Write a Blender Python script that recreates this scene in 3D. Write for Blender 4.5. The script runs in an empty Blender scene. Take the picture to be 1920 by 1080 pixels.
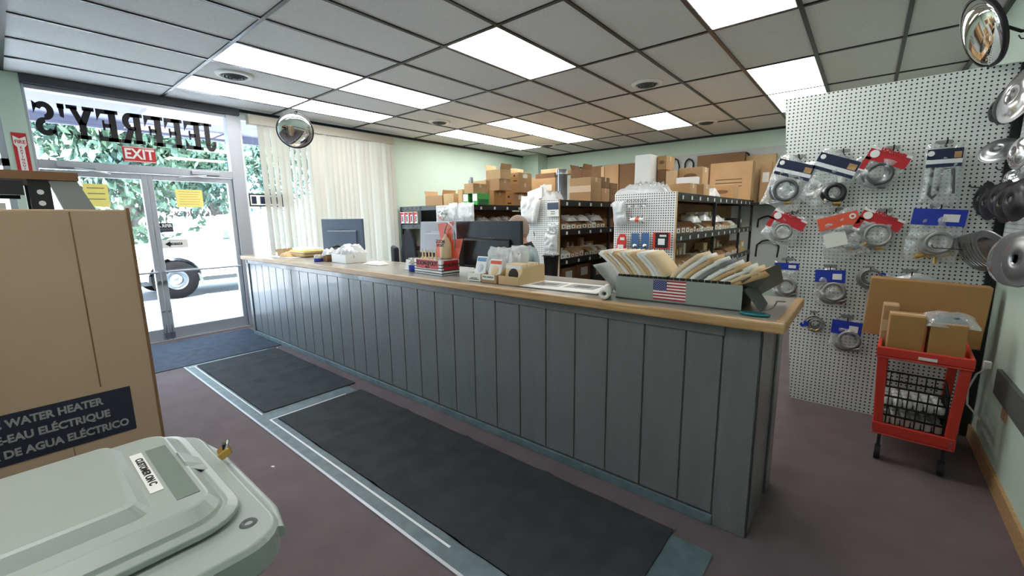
import bpy, bmesh, math, random
from math import sin, cos, pi, radians, sqrt
from mathutils import Vector, Matrix, Euler, noise
random.seed(7)
SC = bpy.context.scene
COL = SC.collection
# ------------------------------------------------------------------ camera
HC = 1.455
YAW, PITCH, ROLL, FPX = 2.2648, -0.1638, -0.0132, 793.194
_F = Vector((cos(YAW)*cos(PITCH), sin(YAW)*cos(PITCH), sin(PITCH)))
_R = _F.cross(Vector((0, 0, 1))).normalized()
_U = _R.cross(_F)
_R, _U = _R*cos(ROLL)+_U*sin(ROLL), _U*cos(ROLL)-_R*sin(ROLL)
cd = bpy.data.cameras.new('camera')
cam = bpy.data.objects.new('camera', cd); COL.objects.link(cam)
cd.sensor_width = 36; cd.lens = 36*FPX/1920; cd.clip_start = .02; cd.clip_end = 300
cam.matrix_world = Matrix(((_R.x, _U.x, -_F.x, 0), (_R.y, _U.y, -_F.y, 0), (_R.z, _U.z, -_F.z, HC), (0, 0, 0, 1)))
SC.camera = cam
def on(ax, val, px, py):
    """measured photo point -> world point on an axis plane (0=x 1=y 2=z)"""
    d = _F+_R*((px-960)/FPX)-_U*((py-540)/FPX)
    c = Vector((0, 0, HC)); t = (val-c[ax])/d[ax]
    return c+d*t
# ------------------------------------------------------------------ world, sun, exposure
W = bpy.data.worlds.new('sky'); SC.world = W; W.use_nodes = True
bg = W.node_tree.nodes['Background']; bg.inputs[0].default_value = (.62, .80, 1, 1); bg.inputs[1].default_value = 14
sl = bpy.data.lights.new('sun', 'SUN'); sl.energy = 44; sl.angle = .02; sl.color = (1, .97, .9)
sun = bpy.data.objects.new('sun', sl); COL.objects.link(sun)
sun.rotation_euler = Vector((-.45, .28, -.85)).to_track_quat('-Z', 'Y').to_euler()
def portal(loc, rot, sx, sy):
    l = bpy.data.lights.new('window_portal', 'AREA'); l.shape = 'RECTANGLE'; l.size = sx; l.size_y = sy; l.energy = 1
    l.cycles.is_portal = True
    o = bpy.data.objects.new('window_portal', l); COL.objects.link(o); o.location = loc; o.rotation_euler = rot
portal((-6.66, 1.2, 1.45), (0, radians(-90), 0), 2.8, 2.0)
portal((-6.66, 3.4, 1.6), (0, radians(-90), 0), 2.4, 2.3)
VS = SC.view_settings
VS.view_transform = 'Standard'; VS.look = 'None'; VS.gamma = 1; VS.use_curve_mapping = False; VS.exposure = 0.12
PANEL_L = 9.0
# ------------------------------------------------------------------ materials
def c(r, g, b):
    f = lambda v: (v/255/12.92) if v/255 <= .04045 else ((v/255+.055)/1.055)**2.4
    return (f(r), f(g), f(b), 1)
def mat(name, rgb, rough=.5, metal=0, vary=None, bump=None, stretch=None, spec=.5, emit=0, coat=0):
    """rgb 0-255 albedo; vary=(scale, rgb2); bump=(scale, strength, detail); stretch=xyz scale of the texture space"""
    m = bpy.data.materials.new(name); m.use_nodes = True
    nt = m.node_tree; b = nt.nodes['Principled BSDF']
    b.inputs['Base Color'].default_value = c(*rgb); b.inputs['Roughness'].default_value = rough
    b.inputs['Metallic'].default_value = metal; b.inputs['Specular IOR Level'].default_value = spec
    b.inputs['Coat Weight'].default_value = coat
    if emit:
        b.inputs['Emission Color'].default_value = c(*rgb); b.inputs['Emission Strength'].default_value = emit
    if vary or bump:
        tc = nt.nodes.new('ShaderNodeTexCoord'); mp = nt.nodes.new('ShaderNodeMapping')
        nt.links.new(tc.outputs['Object'], mp.inputs[0])
        if stretch: mp.inputs['Scale'].default_value = stretch
    if vary:
        n = nt.nodes.new('ShaderNodeTexNoise'); n.inputs['Scale'].default_value = vary[0]; n.inputs['Detail'].default_value = 5
        r = nt.nodes.new('ShaderNodeValToRGB'); r.color_ramp.elements[0].position = .36; r.color_ramp.elements[1].position = .64
        r.color_ramp.elements[0].color = c(*rgb); r.color_ramp.elements[1].color = c(*vary[1])
        nt.links.new(mp.outputs[0], n.inputs[0]); nt.links.new(n.outputs[0], r.inputs[0]); nt.links.new(r.outputs[0], b.inputs['Base Color'])
    if bump:
        n2 = nt.nodes.new('ShaderNodeTexNoise'); n2.inputs['Scale'].default_value = bump[0]
        n2.inputs['Detail'].default_value = bump[2] if len(bump) > 2 else 4
        bp = nt.nodes.new('ShaderNodeBump'); bp.inputs['Strength'].default_value = bump[1]; bp.inputs['Distance'].default_value = .01
        nt.links.new(mp.outputs[0], n2.inputs[0]); nt.links.new(n2.outputs[0], bp.inputs['Height']); nt.links.new(bp.outputs[0], b.inputs['Normal'])
    return m
def pegmat(name, rgb, u, v, rough=.55, r=.0042, hole=(22, 24, 24), pitch=.0254):
    m = mat(name, rgb, rough); nt = m.node_tree; b = nt.nodes['Principled BSDF']
    tc = nt.nodes.new('ShaderNodeTexCoord'); sp = nt.nodes.new('ShaderNodeSeparateXYZ'); nt.links.new(tc.outputs['Object'], sp.inputs[0])
    def M(op, a, bb=None):
        n = nt.nodes.new('ShaderNodeMath'); n.operation = op
        for i, x in enumerate((a, bb)):
            if x is None: continue
            if isinstance(x, (int, float)): n.inputs[i].default_value = x
            else: nt.links.new(x, n.inputs[i])
        return n.outputs[0]
    ds = []
    for ax in (u, v):
        f = M('FRACT', M('DIVIDE', sp.outputs[ax], pitch)); s = M('SUBTRACT', f, .5); ds.append(M('MULTIPLY', s, s))
    d = M('SQRT', M('ADD', ds[0], ds[1])); inside = M('LESS_THAN', d, r/pitch)
    mx = nt.nodes.new('ShaderNodeMix'); mx.data_type = 'RGBA'; mx.inputs[6].default_value = c(*rgb); mx.inputs[7].default_value = c(*hole)
    nt.links.new(inside, mx.inputs[0]); nt.links.new(mx.outputs[2], b.inputs['Base Color'])
    return m
def clearmat(name, rgb=(255, 255, 255), gloss=.1, diff=0, rough=.05, bump=None):
    m = bpy.data.materials.new(name); m.use_nodes = True; nt = m.node_tree; nt.nodes.clear()
    o = nt.nodes.new('ShaderNodeOutputMaterial'); t = nt.nodes.new('ShaderNodeBsdfTransparent'); g = nt.nodes.new('ShaderNodeBsdfGlossy')
    g.inputs['Roughness'].default_value = rough; t.inputs[0].default_value = (.97, .985, .98, 1)
    x = nt.nodes.new('ShaderNodeMixShader'); x.inputs[0].default_value = gloss
    nt.links.new(t.outputs[0], x.inputs[1]); nt.links.new(g.outputs[0], x.inputs[2]); last = x
    if diff:
        d = nt.nodes.new('ShaderNodeBsdfDiffuse'); d.inputs[0].default_value = c(*rgb)
        y = nt.nodes.new('ShaderNodeMixShader'); y.inputs[0].default_value = diff
        nt.links.new(x.outputs[0], y.inputs[1]); nt.links.new(d.outputs[0], y.inputs[2]); last = y
    if bump:
        tc = nt.nodes.new('ShaderNodeTexCoord'); n = nt.nodes.new('ShaderNodeTexNoise'); n.inputs['Scale'].default_value = bump[0]
        b = nt.nodes.new('ShaderNodeBump'); b.inputs['Strength'].default_value = bump[1]; b.inputs['Distance'].default_value = .02
        nt.links.new(tc.outputs['Object'], n.inputs[0]); nt.links.new(n.outputs[0], b.inputs['Height']); nt.links.new(b.outputs[0], g.inputs['Normal'])
    nt.links.new(last.outputs[0], o.inputs[0]); return m
MT = {}
def D(k, *a, **kw): MT[k] = mat(k, *a, **kw)
D('green_paint', (199, 219, 205), .6, vary=(1.3, (194, 214, 200)))
D('tile', (226, 226, 224), .9, vary=(60, (218, 218, 216)), bump=(180, .25))
D('grid_black', (22, 23, 24), .32)
D('carpet', (114, 101, 104), .95, vary=(5, (107, 95, 98)), bump=(400, .5))
D('mat_dark', (56, 59, 63), .95, vary=(7, (46, 49, 53)), bump=(300, .6))
D('mat_blue', (62, 74, 92), .95, vary=(12, (50, 60, 76)), bump=(300, .6))
D('teal_vinyl', (100, 118, 124), .5, vary=(14, (84, 101, 107)))
D('alu', (176, 180, 188), .4, .35)
D('alu_white', (226, 228, 232), .45)
D('dark_trim', (72, 74, 82), .6)
D('counter_paint', (112, 114, 116), .33, vary=(3, (108, 110, 112)), bump=(14, .35, 6), stretch=(6, 6, .8), coat=.35)
D('laminate', (168, 164, 155), .22, vary=(3, (150, 146, 137)))
D('oak', (196, 160, 112), .4, vary=(8, (170, 132, 86)), stretch=(.6, 8, 8))
D('card', (186, 152, 112), .85, vary=(2.5, (176, 142, 103)))
D('card_light', (206, 176, 134), .85, vary=(3, (197, 167, 126)))
D('card_dark', (132, 100, 70), .85, vary=(3, (122, 92, 64)))
D('card_tape', (213, 186, 150), .35)
D('paper', (232, 232, 226), .8)
D('paper_yellow', (252, 238, 140), .8)
D('ink', (40, 36, 34), .7)
D('black', (24, 25, 27), .45)
D('black_gloss', (16, 16, 18), .15)
D('black_metal', (44, 46, 48), .42, .3)
D('dark_fabric', (36, 38, 44), .9)
D('monitor', (26, 27, 31), .38)
D('monitor_gray', (205, 207, 218), .35)
D('gray_metal', (148, 152, 150), .4, .25)
D('gray_paint', (150, 158, 152), .45)
D('dk_gray', (84, 88, 88), .5)
D('red', (206, 58, 46), .38)
D('red_sign', (190, 36, 44), .5)
D('white', (238, 238, 236), .5)
D('white_gloss', (240, 240, 240), .25)
D('chrome', (214, 214, 216), .16, 1)
D('steel', (160, 162, 164), .3, 1)
D('galv', (178, 184, 190), .35, .85, vary=(12, (160, 166, 172)))
D('blue', (36, 60, 170), .35)
D('navy', (30, 38, 70), .35)
D('sky_blue', (110, 160, 205), .45)
D('teal', (24, 122, 134), .4)
D('orange', (226, 92, 60), .5)
D('cream', (232, 208, 166), .5)
D('brass', (205, 165, 90), .3, .8)
D('green_box', (70, 170, 80), .5)
D('green_dark', (30, 110, 60), .5)
D('hose_gray', (150, 150, 148), .4, .4)
D('hose_dark', (82, 86, 88), .45)
D('bin_plastic', (164, 172, 167), .34, vary=(1.5, (160, 168, 163)))
D('skin', (206, 150, 128), .55)
D('hair', (168, 148, 134), .9, bump=(200, .6))
D('shirt', (158, 172, 176), .85, bump=(30, .35))
D('asphalt', (168, 168, 170), .95, vary=(1, (156, 156, 160)))
D('leaf', (86, 112, 84), .7, vary=(.9, (54, 82, 76)))
D('bark', (96, 88, 84), .95)
D('card_heater', (186, 158, 132), .85, vary=(2, (178, 150, 124)))
D('label_navy', (34, 38, 56), .5)
D('label_grey', (150, 148, 150), .6)
D('bin_dark', (112, 124, 116), .5)
D('blue_steel', (70, 104, 150), .4)
D('sky_dark', (74, 92, 104), .4)
D('card_cart', (176, 134, 84), .8, vary=(3, (168, 127, 79)))
D('rubber', (34, 34, 36), .8)
D('tire', (15, 15, 17), .9, spec=.1)
D('truck_white', (235, 236, 240), .3)
D('soffit', (150, 146, 168), .8)
D('brick_far', (190, 186, 186), .9)
D('sage_panel', (168, 178, 172), .6)
MT['glass'] = clearmat('glass', gloss=.07, rough=0)
MT['bag'] = clearmat('bag', (232, 236, 236), gloss=.22, diff=.26, rough=.18, bump=(28, 1))
MT['bag_milky'] = clearmat('bag_milky', (236, 238, 238), gloss=.25, diff=.5, rough=.25, bump=(24, 1))
MT['peg_xz'] = pegmat('pegboard_white', (226, 230, 226), 0, 2, r=.0052)
MT['peg_yz'] = pegmat('pegboard_side', (222, 226, 222), 1, 2)
MT['peg_end'] = pegmat('pegboard_end', (232, 234, 230), 0, 2, r=.0068, hole=(60, 62, 62))
MT['peg_far'] = pegmat('pegboard_far', (196, 202, 200), 0, 2, r=.003, hole=(120, 124, 122))
def lightmat():
    m = bpy.data.materials.new('lit_diffuser'); m.use_nodes = True; b = m.node_tree.nodes['Principled BSDF']
    b.inputs['Base Color'].default_value = (.9, .9, .9, 1); b.inputs['Emission Color'].default_value = (1, .985, .95, 1)
    b.inputs['Emission Strength'].default_value = PANEL_L; return m
MT['lit'] = lightmat()
def slatmat():
    m = bpy.data.materials.new('blind_fabric'); m.use_nodes = True; nt = m.node_tree; nt.nodes.clear()
    o = nt.nodes.new('ShaderNodeOutputMaterial'); d = nt.nodes.new('ShaderNodeBsdfDiffuse'); t = nt.nodes.new('ShaderNodeBsdfTranslucent')
    d.inputs[0].default_value = c(200, 196, 184); t.inputs[0].default_value = c(210, 204, 188)
    x = nt.nodes.new('ShaderNodeMixShader'); x.inputs[0].default_value = .17
    nt.links.new(d.outputs[0], x.inputs[1]); nt.links.new(t.outputs[0], x.inputs[2]); nt.links.new(x.outputs[0], o.inputs[0]); return m
MT['slat'] = slatmat()
# ------------------------------------------------------------------ mesh builder
class MB:
    def __init__(s): s.v = []; s.f = []; s.m = []; s.sm = []
    def _add(s, vs, fs, mi=0, smooth=False):
        o = len(s.v); s.v += [tuple(v) for v in vs]
        for f in fs: s.f.append([i+o for i in f]); s.m.append(mi); s.sm.append(smooth)
        return s
    def box(s, x0, x1, y0, y1, z0, z1, mi=0):
        vs = [(x, y, z) for z in (z0, z1) for y in (y0, y1) for x in (x0, x1)]
        return s._add(vs, [(0, 2, 3, 1), (4, 5, 7, 6), (0, 1, 5, 4), (2, 6, 7, 3), (0, 4, 6, 2), (1, 3, 7, 5)], mi)
    def obox(s, ctr, size, M=None, mi=0):
        M = (M or Matrix()).to_3x3(); h = [a/2 for a in size]; ctr = Vector(ctr)
        vs = [ctr+M@Vector((x, y, z)) for z in (-h[2], h[2]) for y in (-h[1], h[1]) for x in (-h[0], h[0])]
        return s._add(vs, [(0, 2, 3, 1), (4, 5, 7, 6), (0, 1, 5, 4), (2, 6, 7, 3), (0, 4, 6, 2), (1, 3, 7, 5)], mi)
    def hexa(s, bot, top, mi=0):
        """frustum between two quads (4 points each, same order)"""
        return s._add(list(bot)+list(top), [(3, 2, 1, 0), (4, 5, 6, 7), (0, 1, 5, 4), (1, 2, 6, 5), (2, 3, 7, 6), (3, 0, 4, 7)], mi)
    def cyl(s, p0, p1, r0, r1=None, n=16, mi=0, cap=True):
        p0, p1 = Vector(p0), Vector(p1); r1 = r0 if r1 is None else r1
        q = (p1-p0).to_track_quat('Z', 'Y').to_matrix(); vs = []
        for p, r in ((p0, r0), (p1, r1)):
            for i in range(n): a = 2*pi*i/n; vs.append(p+q@Vector((r*cos(a), r*sin(a), 0)))
        s._add(vs, [(i, (i+1) % n, n+(i+1) % n, n+i) for i in range(n)], mi, True)
        if cap: s._add(vs[:n], [tuple(range(n))[::-1]], mi); s._add(vs[n:], [tuple(range(n))], mi)
        return s
    def tube(s, pts, r, n=8, mi=0, closed=False):
        pts = [Vector(p) for p in pts]; N = len(pts); rings = []; up = None
        for i, p in enumerate(pts):
            a = pts[(i-1) % N] if (closed or i) else p; b = pts[(i+1) % N] if (closed or i < N-1) else p
            t = (b-a).normalized()
            if up is None: up = t.orthogonal().normalized()
            up = (up-t*up.dot(t)).normalized(); w = t.cross(up)
            rr = r[i] if isinstance(r, (list, tuple)) else r
            rings.append([p+(up*cos(2*pi*k/n)+w*sin(2*pi*k/n))*rr for k in range(n)])
        vs = [v for g in rings for v in g]; fs = []
        for i in range(N if closed else N-1):
            j = (i+1) % N
            for k in range(n): fs.append((i*n+k, i*n+(k+1) % n, j*n+(k+1) % n, j*n+k))
        s._add(vs, fs, mi, True)
        if not closed: s._add(rings[0], [tuple(range(n))[::-1]], mi); s._add(rings[-1], [tuple(range(n))], mi)
        return s
    def lathe(s, prof, n=24, org=(0, 0, 0), M=None, mi=0, smooth=True):
        M = (M or Matrix()).to_3x3(); org = Vector(org); vs = []
        for r, z in prof:
            for i in range(n): a = 2*pi*i/n; vs.append(org+M@Vector((r*cos(a), r*sin(a), z)))
        fs = [(j*n+i, j*n+(i+1) % n, (j+1)*n+(i+1) % n, (j+1)*n+i) for j in range(len(prof)-1) for i in range(n)]
        return s._add(vs, fs, mi, smooth)
    def prism(s, poly, t, org=(0, 0, 0), u=(1, 0, 0), v=(0, 0, 1), mi=0):
        """2D polygon (ccw in u,v) extruded by t along u x v"""
        org, u, v = Vector(org), Vector(u), Vector(v); w = u.cross(v).normalized(); n = len(poly)
        a = [org+u*p[0]+v*p[1] for p in poly]; b = [p+w*t for p in a]
        fs = [tuple(range(n))[::-1], tuple(range(n, 2*n))]+[(i, (i+1) % n, n+(i+1) % n, n+i) for i in range(n)]
        return s._add(a+b, fs, mi)
    def grid(s, nu, nv, fn, mi=0, smooth=True, flip=False):
        vs = [fn(i/nu, j/nv) for j in range(nv+1) for i in range(nu+1)]
        fs = [(j*(nu+1)+i, j*(nu+1)+i+1, (j+1)*(nu+1)+i+1, (j+1)*(nu+1)+i) for j in range(nv) for i in range(nu)]
        if flip: fs = [f[::-1] for f in fs]
        return s._add(vs, fs, mi, smooth)
    def torus(s, ctr, R, r, M=None, n=32, k=8, mi=0, sx=1):
        M = (M or Matrix()).to_3x3(); ctr = Vector(ctr)
        return s.tube([ctr+M@Vector((R*sx*cos(2*pi*i/n), R*sin(2*pi*i/n), 0)) for i in range(n)], r, k, mi, True)
    def put(s, name, mats, parent=None, loc=None, rot=None, bevel=0, solid=0, sub=0):
        me = bpy.data.meshes.new(name); me.from_pydata(s.v, [], s.f)
        if isinstance(mats, str): mats = [mats]
        for m in mats: me.materials.append(MT[m])
        me.polygons.foreach_set('material_index', s.m); me.polygons.foreach_set('use_smooth', s.sm); me.update()
        o = bpy.data.objects.new(name, me); COL.objects.link(o)
        if parent: o.parent = parent
        if loc is not None: o.location = loc
        if rot is not None: o.rotation_euler = rot
        if solid: md = o.modifiers.new('solid', 'SOLIDIFY'); md.thickness = solid; md.offset = 0
        if bevel: md = o.modifiers.new('bevel', 'BEVEL'); md.width = bevel; md.segments = 2; md.limit_method = 'ANGLE'; md.angle_limit = radians(50)
        if sub: md = o.modifiers.new('subd', 'SUBSURF'); md.levels = sub; md.render_levels = sub
        return o
def T(name, label, cat, loc=(0, 0, 0), rz=0, group=None, rot=None):
    o = bpy.data.objects.new(name, None); COL.objects.link(o); o.location = loc; o.rotation_euler = rot or (0, 0, rz)
    o.empty_display_size = .05
    o['label'] = label; o['category'] = cat
    if group: o['group'] = group
    return o
def tag(o, label, cat, group=None, kind=None):
    o['label'] = label; o['category'] = cat
    if group: o['group'] = group
    if kind: o['kind'] = kind
    return o
def S(o): o['kind'] = 'structure'; return o
def dup(root, loc, rz=None, label=None, group=None, scale=None):
    r = root.copy(); COL.objects.link(r); r.location = loc
    if rz is not None: r.rotation_euler = (0, 0, rz)
    if scale is not None: r.scale = scale if hasattr(scale, '__len__') else (scale,)*3
    if label: r['label'] = label
    if group: r['group'] = group
    for ch in list(root.children):
        k = ch.copy(); COL.objects.link(k); k.parent = r
        for g in list(ch.children):
            q = g.copy(); COL.objects.link(q); q.parent = k
    return r
def basis(r, u):
    r = Vector(r).normalized(); u = Vector(u).normalized(); n = r.cross(u)
    return Matrix((r, u, n)).transposed()
def text(s, h, m, parent, loc, r=(1, 0, 0), u=(0, 0, 1), bold=0, ext=.0006, align='CENTER', name='lettering', sx=1, sp=1):
    cu = bpy.data.curves.new(name, 'FONT'); cu.body = s; cu.size = h*1.4; cu.offset = bold; cu.extrude = ext
    cu.align_x = align; cu.align_y = 'CENTER'; cu.resolution_u = 3; cu.space_character = sp
    t = bpy.data.objects.new(name, cu); COL.objects.link(t)
    dg = bpy.context.evaluated_depsgraph_get(); dg.update()
    me = bpy.data.meshes.new_from_object(t.evaluated_get(dg)); bpy.data.objects.remove(t)
    me.materials.clear(); me.materials.append(MT[m]); me.name = name
    o = bpy.data.objects.new(name, me); COL.objects.link(o)
    B = basis(r, u).to_4x4(); B = Matrix.Translation(Vector(loc))@B@Matrix.Diagonal((sx, 1, 1, 1))
    if parent: o.parent = parent
    o.matrix_local = B
    return o
# ------------------------------------------------------------------ room shell
CZ = 2.922
XL, XR, YB, YF = -6.58, .65, 8.74, -3.2
GX = lambda a: -4.168+.61*a
GY = lambda b: 1.449+1.22*b
S(MB().box(XL-.2, XR+.2, YF-.2, YB+.2, -.2, 0).put('floor', 'carpet'))
S(MB().box(XL-.2, XR+.2, YF-.2, YB+.2, CZ+.006, CZ+.5).put('ceiling', 'tile'))
S(MB().box(XR, XR+.2, YF, YB, 0, CZ).put('wall_right', 'green_paint'))
S(MB().box(XL-.2, XR, YB, YB+.2, 0, CZ).put('wall_back', 'green_paint'))
S(MB().box(XL-.2, XR+.2, YF-.2, YF, 0, CZ).put('wall_front', 'green_paint'))
wl = MB()
wl.box(XL-.2, XL, 4.60, YB, 0, CZ)                      # solid wall beyond the blinds
wl.box(XL-.2, XL, 2.25, 4.60, 0, .32).box(XL-.2, XL, 2.25, 4.60, 2.86, CZ)
wl.box(XL-.2, XL, YF, -1.5, 0, CZ).box(XL-.2, XL, -1.5, .17, 2.86, CZ).box(XL-.2, XL, -1.5, .17, 0, .3)
wl.box(XL-.2, XL+.04, .17, .335, 0, CZ)                 # post left of the doors
wl.put('wall_left', 'green_paint')['kind'] = 'structure'
S(MB().box(XL, -6.1, 8.35, YB, 0, CZ).put('wall_corner', 'green_paint'))
# ceiling grid: tees both ways, with lay-in tiles standing just above
g = MB()
w = .0145
a0, a1 = -4, 8
for a in range(a0, a1): g.box(GX(a)-w, GX(a)+w, YF, YB, CZ-.004, CZ+.006)
for b in range(-4, 7): g.box(XL, XR, GY(b)-w, GY(b)+w, CZ-.0045, CZ+.0055)
S(g.put('trim_1', 'grid_black'))
S(MB().box(XL, XL+.03, YF, YB, CZ-.03, CZ+.03).box(XL, XR, YB-.03, YB, CZ-.03, CZ+.03).box(XR-.03, XR, YF, YB, CZ-.03, CZ+.03).put('trim_2', 'grid_black'))
# lit panels
def ceil_light(a, b, lab):
    t = T('ceiling_light', lab, 'ceiling light', (GX(a+.5), GY(b+.5), CZ+.0), group='fluorescent ceiling panels')
    hx, hy = .305-w, .61-w
    MB().box(-hx, hx, -hy, hy, .001, .005).put('diffuser', 'lit', t)
    MB().box(-hx, -hx+.008, -hy, hy, -.001, .005).box(hx-.008, hx, -hy, hy, -.001, .005).box(-hx, hx, -hy, -hy+.008, -.001, .005).box(-hx, hx, hy-.008, hy, -.001, .005).put('frame', 'white', t)
for a, b, l in [(-1, 0, 'long ceiling panel light just right of the round vent by the lettered transom'),
                (-3, 0, 'long ceiling panel light nearest the glass doors, left of the vent'),
                (-1, 1, 'long ceiling panel light over the counter, nose to tail with the door vent one'),
                (-3, 1, 'long ceiling panel light running along the blinds above the far round mirror'),
                (2, 1, 'large lone ceiling panel light over the middle of the counter'),
                (-1, 3, 'nearer panel light of the pair over the centre stock racks'),
                (-1, 4, 'farther panel light of the pair over the centre stock racks'),
                (-3, 3, 'nearer panel light of the pair along the green window wall'),
                (-3, 4, 'farther panel light of the pair along the green window wall'),
                (2, 4, 'small looking lone ceiling panel light over the right hand rack by the back wall'),
                (5, 1, 'panel light cut by the top edge of the view, left of the right hand mirror'),
                (5, 3, 'nearer panel light of the pair above the tall white pegboard corner'),
                (5, 4, 'farther panel light of the pair, partly hidden by the tall pegboard'),
                (-1, -3, 'unseen panel light over the shop floor behind the viewer, left'), (2, -2, 'unseen panel light over the shop floor behind the viewer, middle'), (5, -2, 'unseen panel light over the shop floor behind the viewer, right')]:  # last three: unseen panels added for light behind the viewer
    ceil_light(a, b, l)
def vent(x, y, lab):
    t = T('ceiling_vent', lab, 'ceiling vent', (x, y, CZ), group='round ceiling vents')
    m = MB()
    m.lathe([(.17, .004), (.165, -.006), (.15, -.012), (.125, -.016), (.118, -.006), (.115, .004)], 32).put('flange', 'white', t)
    m = MB()
    for r, z in ((.10, -.022), (.072, -.030), (.044, -.036)): m.lathe([(r, .004), (r+.006, z*.5), (r-.002, z), (r-.010, z+.004), (r-.006, .004)], 28)
    m.lathe([(.022, -.036), (0.0001, -.040)], 20)
    m.put('louvre_rings', 'dk_gray', t)
    MB().lathe([(.118, .003), (.0001, .003)], 24).put('duct_opening', 'black', t)
vent(-5.09, 1.75, 'round white ceiling vent between the two lights near the doors')
vent(-5.19, 4.55, 'round ceiling vent above the window blinds, middle of the room')
vent(-2.05, 4.88, 'round ceiling vent above the white pegboard rack end')
vent(-2.12, 7.45, 'round ceiling vent beside the small lone light near the back wall')
vent(-5.2, 7.45, 'round ceiling vent in the far back left corner')
# baseboards and wall strip
S(MB().box(XR-.015, XR, YF, 3.9, 0, .09).put('baseboard_right', 'oak'))
S(MB().box(XR-.02, XR, -1.5, 3.42, .46, .60).put('trim_3', 'dk_gray'))
# ------------------------------------------------------------------ doors and front glazing
fx0, fx1 = XL-.09, XL-.02
fr = MB()
fr.box(fx0-.02, fx1+.03, .335, .36, 0, 2.86)
fr.box(fx0-.02, fx1+.03, 2.10, 2.25, 0, 2.86)
fr.box(fx0-.02, fx1+.03, .36, 2.10, 2.03, 2.115)
fr.box(fx0-.02, fx1+.02, .36, 2.10, 2.80, 2.84)
S(fr.put('trim_4', 'alu', bevel=.004))
S(MB().box(fx0-.02, XL+.06, .335, 2.25, 2.84, CZ).put('trim_5', 'dark_trim'))
S(MB().box(fx0-.01, XL+.03, .36, 2.10, 0, .012).put('trim_6', 'alu'))
S(MB().box(XL-.055, XL-.049, .36, 2.10, 2.115, 2.80).put('window_1', 'glass'))
def door(n, y0, y1, hs):
    t = MB()
    st = .052
    t.box(fx0, fx1, y0, y0+st, .012, 2.02).box(fx0, fx1, y1-st, y1, .012, 2.02)
    t.box(fx0, fx1, y0+st, y1-st, .012, .15).box(fx0, fx1, y0+st, y1-st, 1.96, 2.02)
    d = S(t.put(f'door_{n}', 'alu', bevel=.004))
    MB().box(XL-.058, XL-.052, y0+st, y1-st, .15, 1.96).put('glass_pane', 'glass', d)
    b = MB().cyl((XL+.035, y0+.03, .86), (XL+.035, y1-.03, .86), .013, n=10)
    for y in (y0+.03, y1-.03): b.cyl((XL-.02, y, .86), (XL+.035, y, .86), .011, n=8)
    b.put('push_bar', 'alu', d)
    ey = y1-.026 if hs > 0 else y0+.026
    MB().cyl((fx1, ey, .73), (fx1+.02, ey, .73), .022, n=14).box(fx1, fx1+.012, ey-.012, ey+.012, .36, .375).put('lock', 'steel', d)
    MB().box(fx1, fx1+.03, ey-.02, ey+.02, .03, .10).cyl((fx1+.02, ey, .012), (fx1+.02, ey, .2), .007, n=8).put('floor_bolt', 'steel', d)
    ch = MB(); hy = y0+.12 if hs > 0 else y1-.45
    ch.box(fx1, fx1+.06, hy, hy+.30, 2.045, 2.095)
    ch.put('closer', 'alu', d, bevel=.006)
    c2 = y0+.25 if hs > 0 else y1-.3
    MB().tube([(fx1+.05, c2, 2.04), (fx1+.13, c2+.12*hs, 2.02), (fx1+.03, c2+.28*hs, 2.0)], .009, 6).put('closer_arm', 'alu_white', d)
    return d
door(1, .365, 1.208, 1); door(2, 1.214, 2.097, -1)
# left window beyond the post
S(MB().box(fx0, fx1, -1.5, .17, .3, .36).box(fx0, fx1, -1.5, .17, 2.80, 2.86).box(fx0, fx1, .12, .17, .36, 2.8).box(fx0, fx1, -1.5, .17, 2.03, 2.1).put('window_2', 'alu'))
MB().box(XL-.055, XL-.049, -1.5, .12, .36, 2.8).put('window_pane', 'glass', bpy.data.objects['window_2'])
# window behind the blinds
wf = S(MB().box(fx0, fx1, 2.25, 4.60, .32, .38).box(fx0, fx1, 2.25, 4.60, 2.80, 2.86).box(fx0, fx1, 4.55, 4.6, .38, 2.8).box(fx0, fx1, 3.4, 3.45, .38, 2.8).box(fx0, fx1, 2.25, 2.28, .38, 2.8).put('window_3', 'alu_white'))
MB().box(XL-.055, XL-.049, 2.28, 4.55, .38, 2.8).put('window_pane', 'glass', wf)
# ------------------------------------------------------------------ blinds
bl = T('vertical_blinds', 'cream vertical slat blinds hanging over the window beside the glass doors', 'blinds', (XL+.10, 3.45, 2.80))
MB().box(-.05, .05, -1.13, 1.14, -.06, .06).put('headrail_valance', 'slat', bl)
rs = random.Random(3)
n = 27
for i in range(n):
    y = -.98+i*(2.08/(n-1))
    if i < 9: ang = radians(58+rs.uniform(-10, 22))
    elif i in (11, 12, 18, 21, 22, 24): ang = radians(rs.uniform(38, 55))
    else: ang = radians(rs.uniform(8, 20))
    ph = rs.uniform(-.5, .5); L = 2.33
    def f(u, v, ang=ang, ph=ph):
        a = ang+.18*sin(v*3+ph)+(.25*(v**3)*ph); s = (u-.5)*.094
        cv = .006*(1-(2*u-1)**2)
        return (sin(a)*s+cv*cos(a)+.01*ph*v, cos(a)*s+.012*sin(2*v+ph)*v, -.06-v*L)
    MB().grid(3, 14, f).put('slat', 'slat', bl, loc=(0, y, 0))
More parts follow.
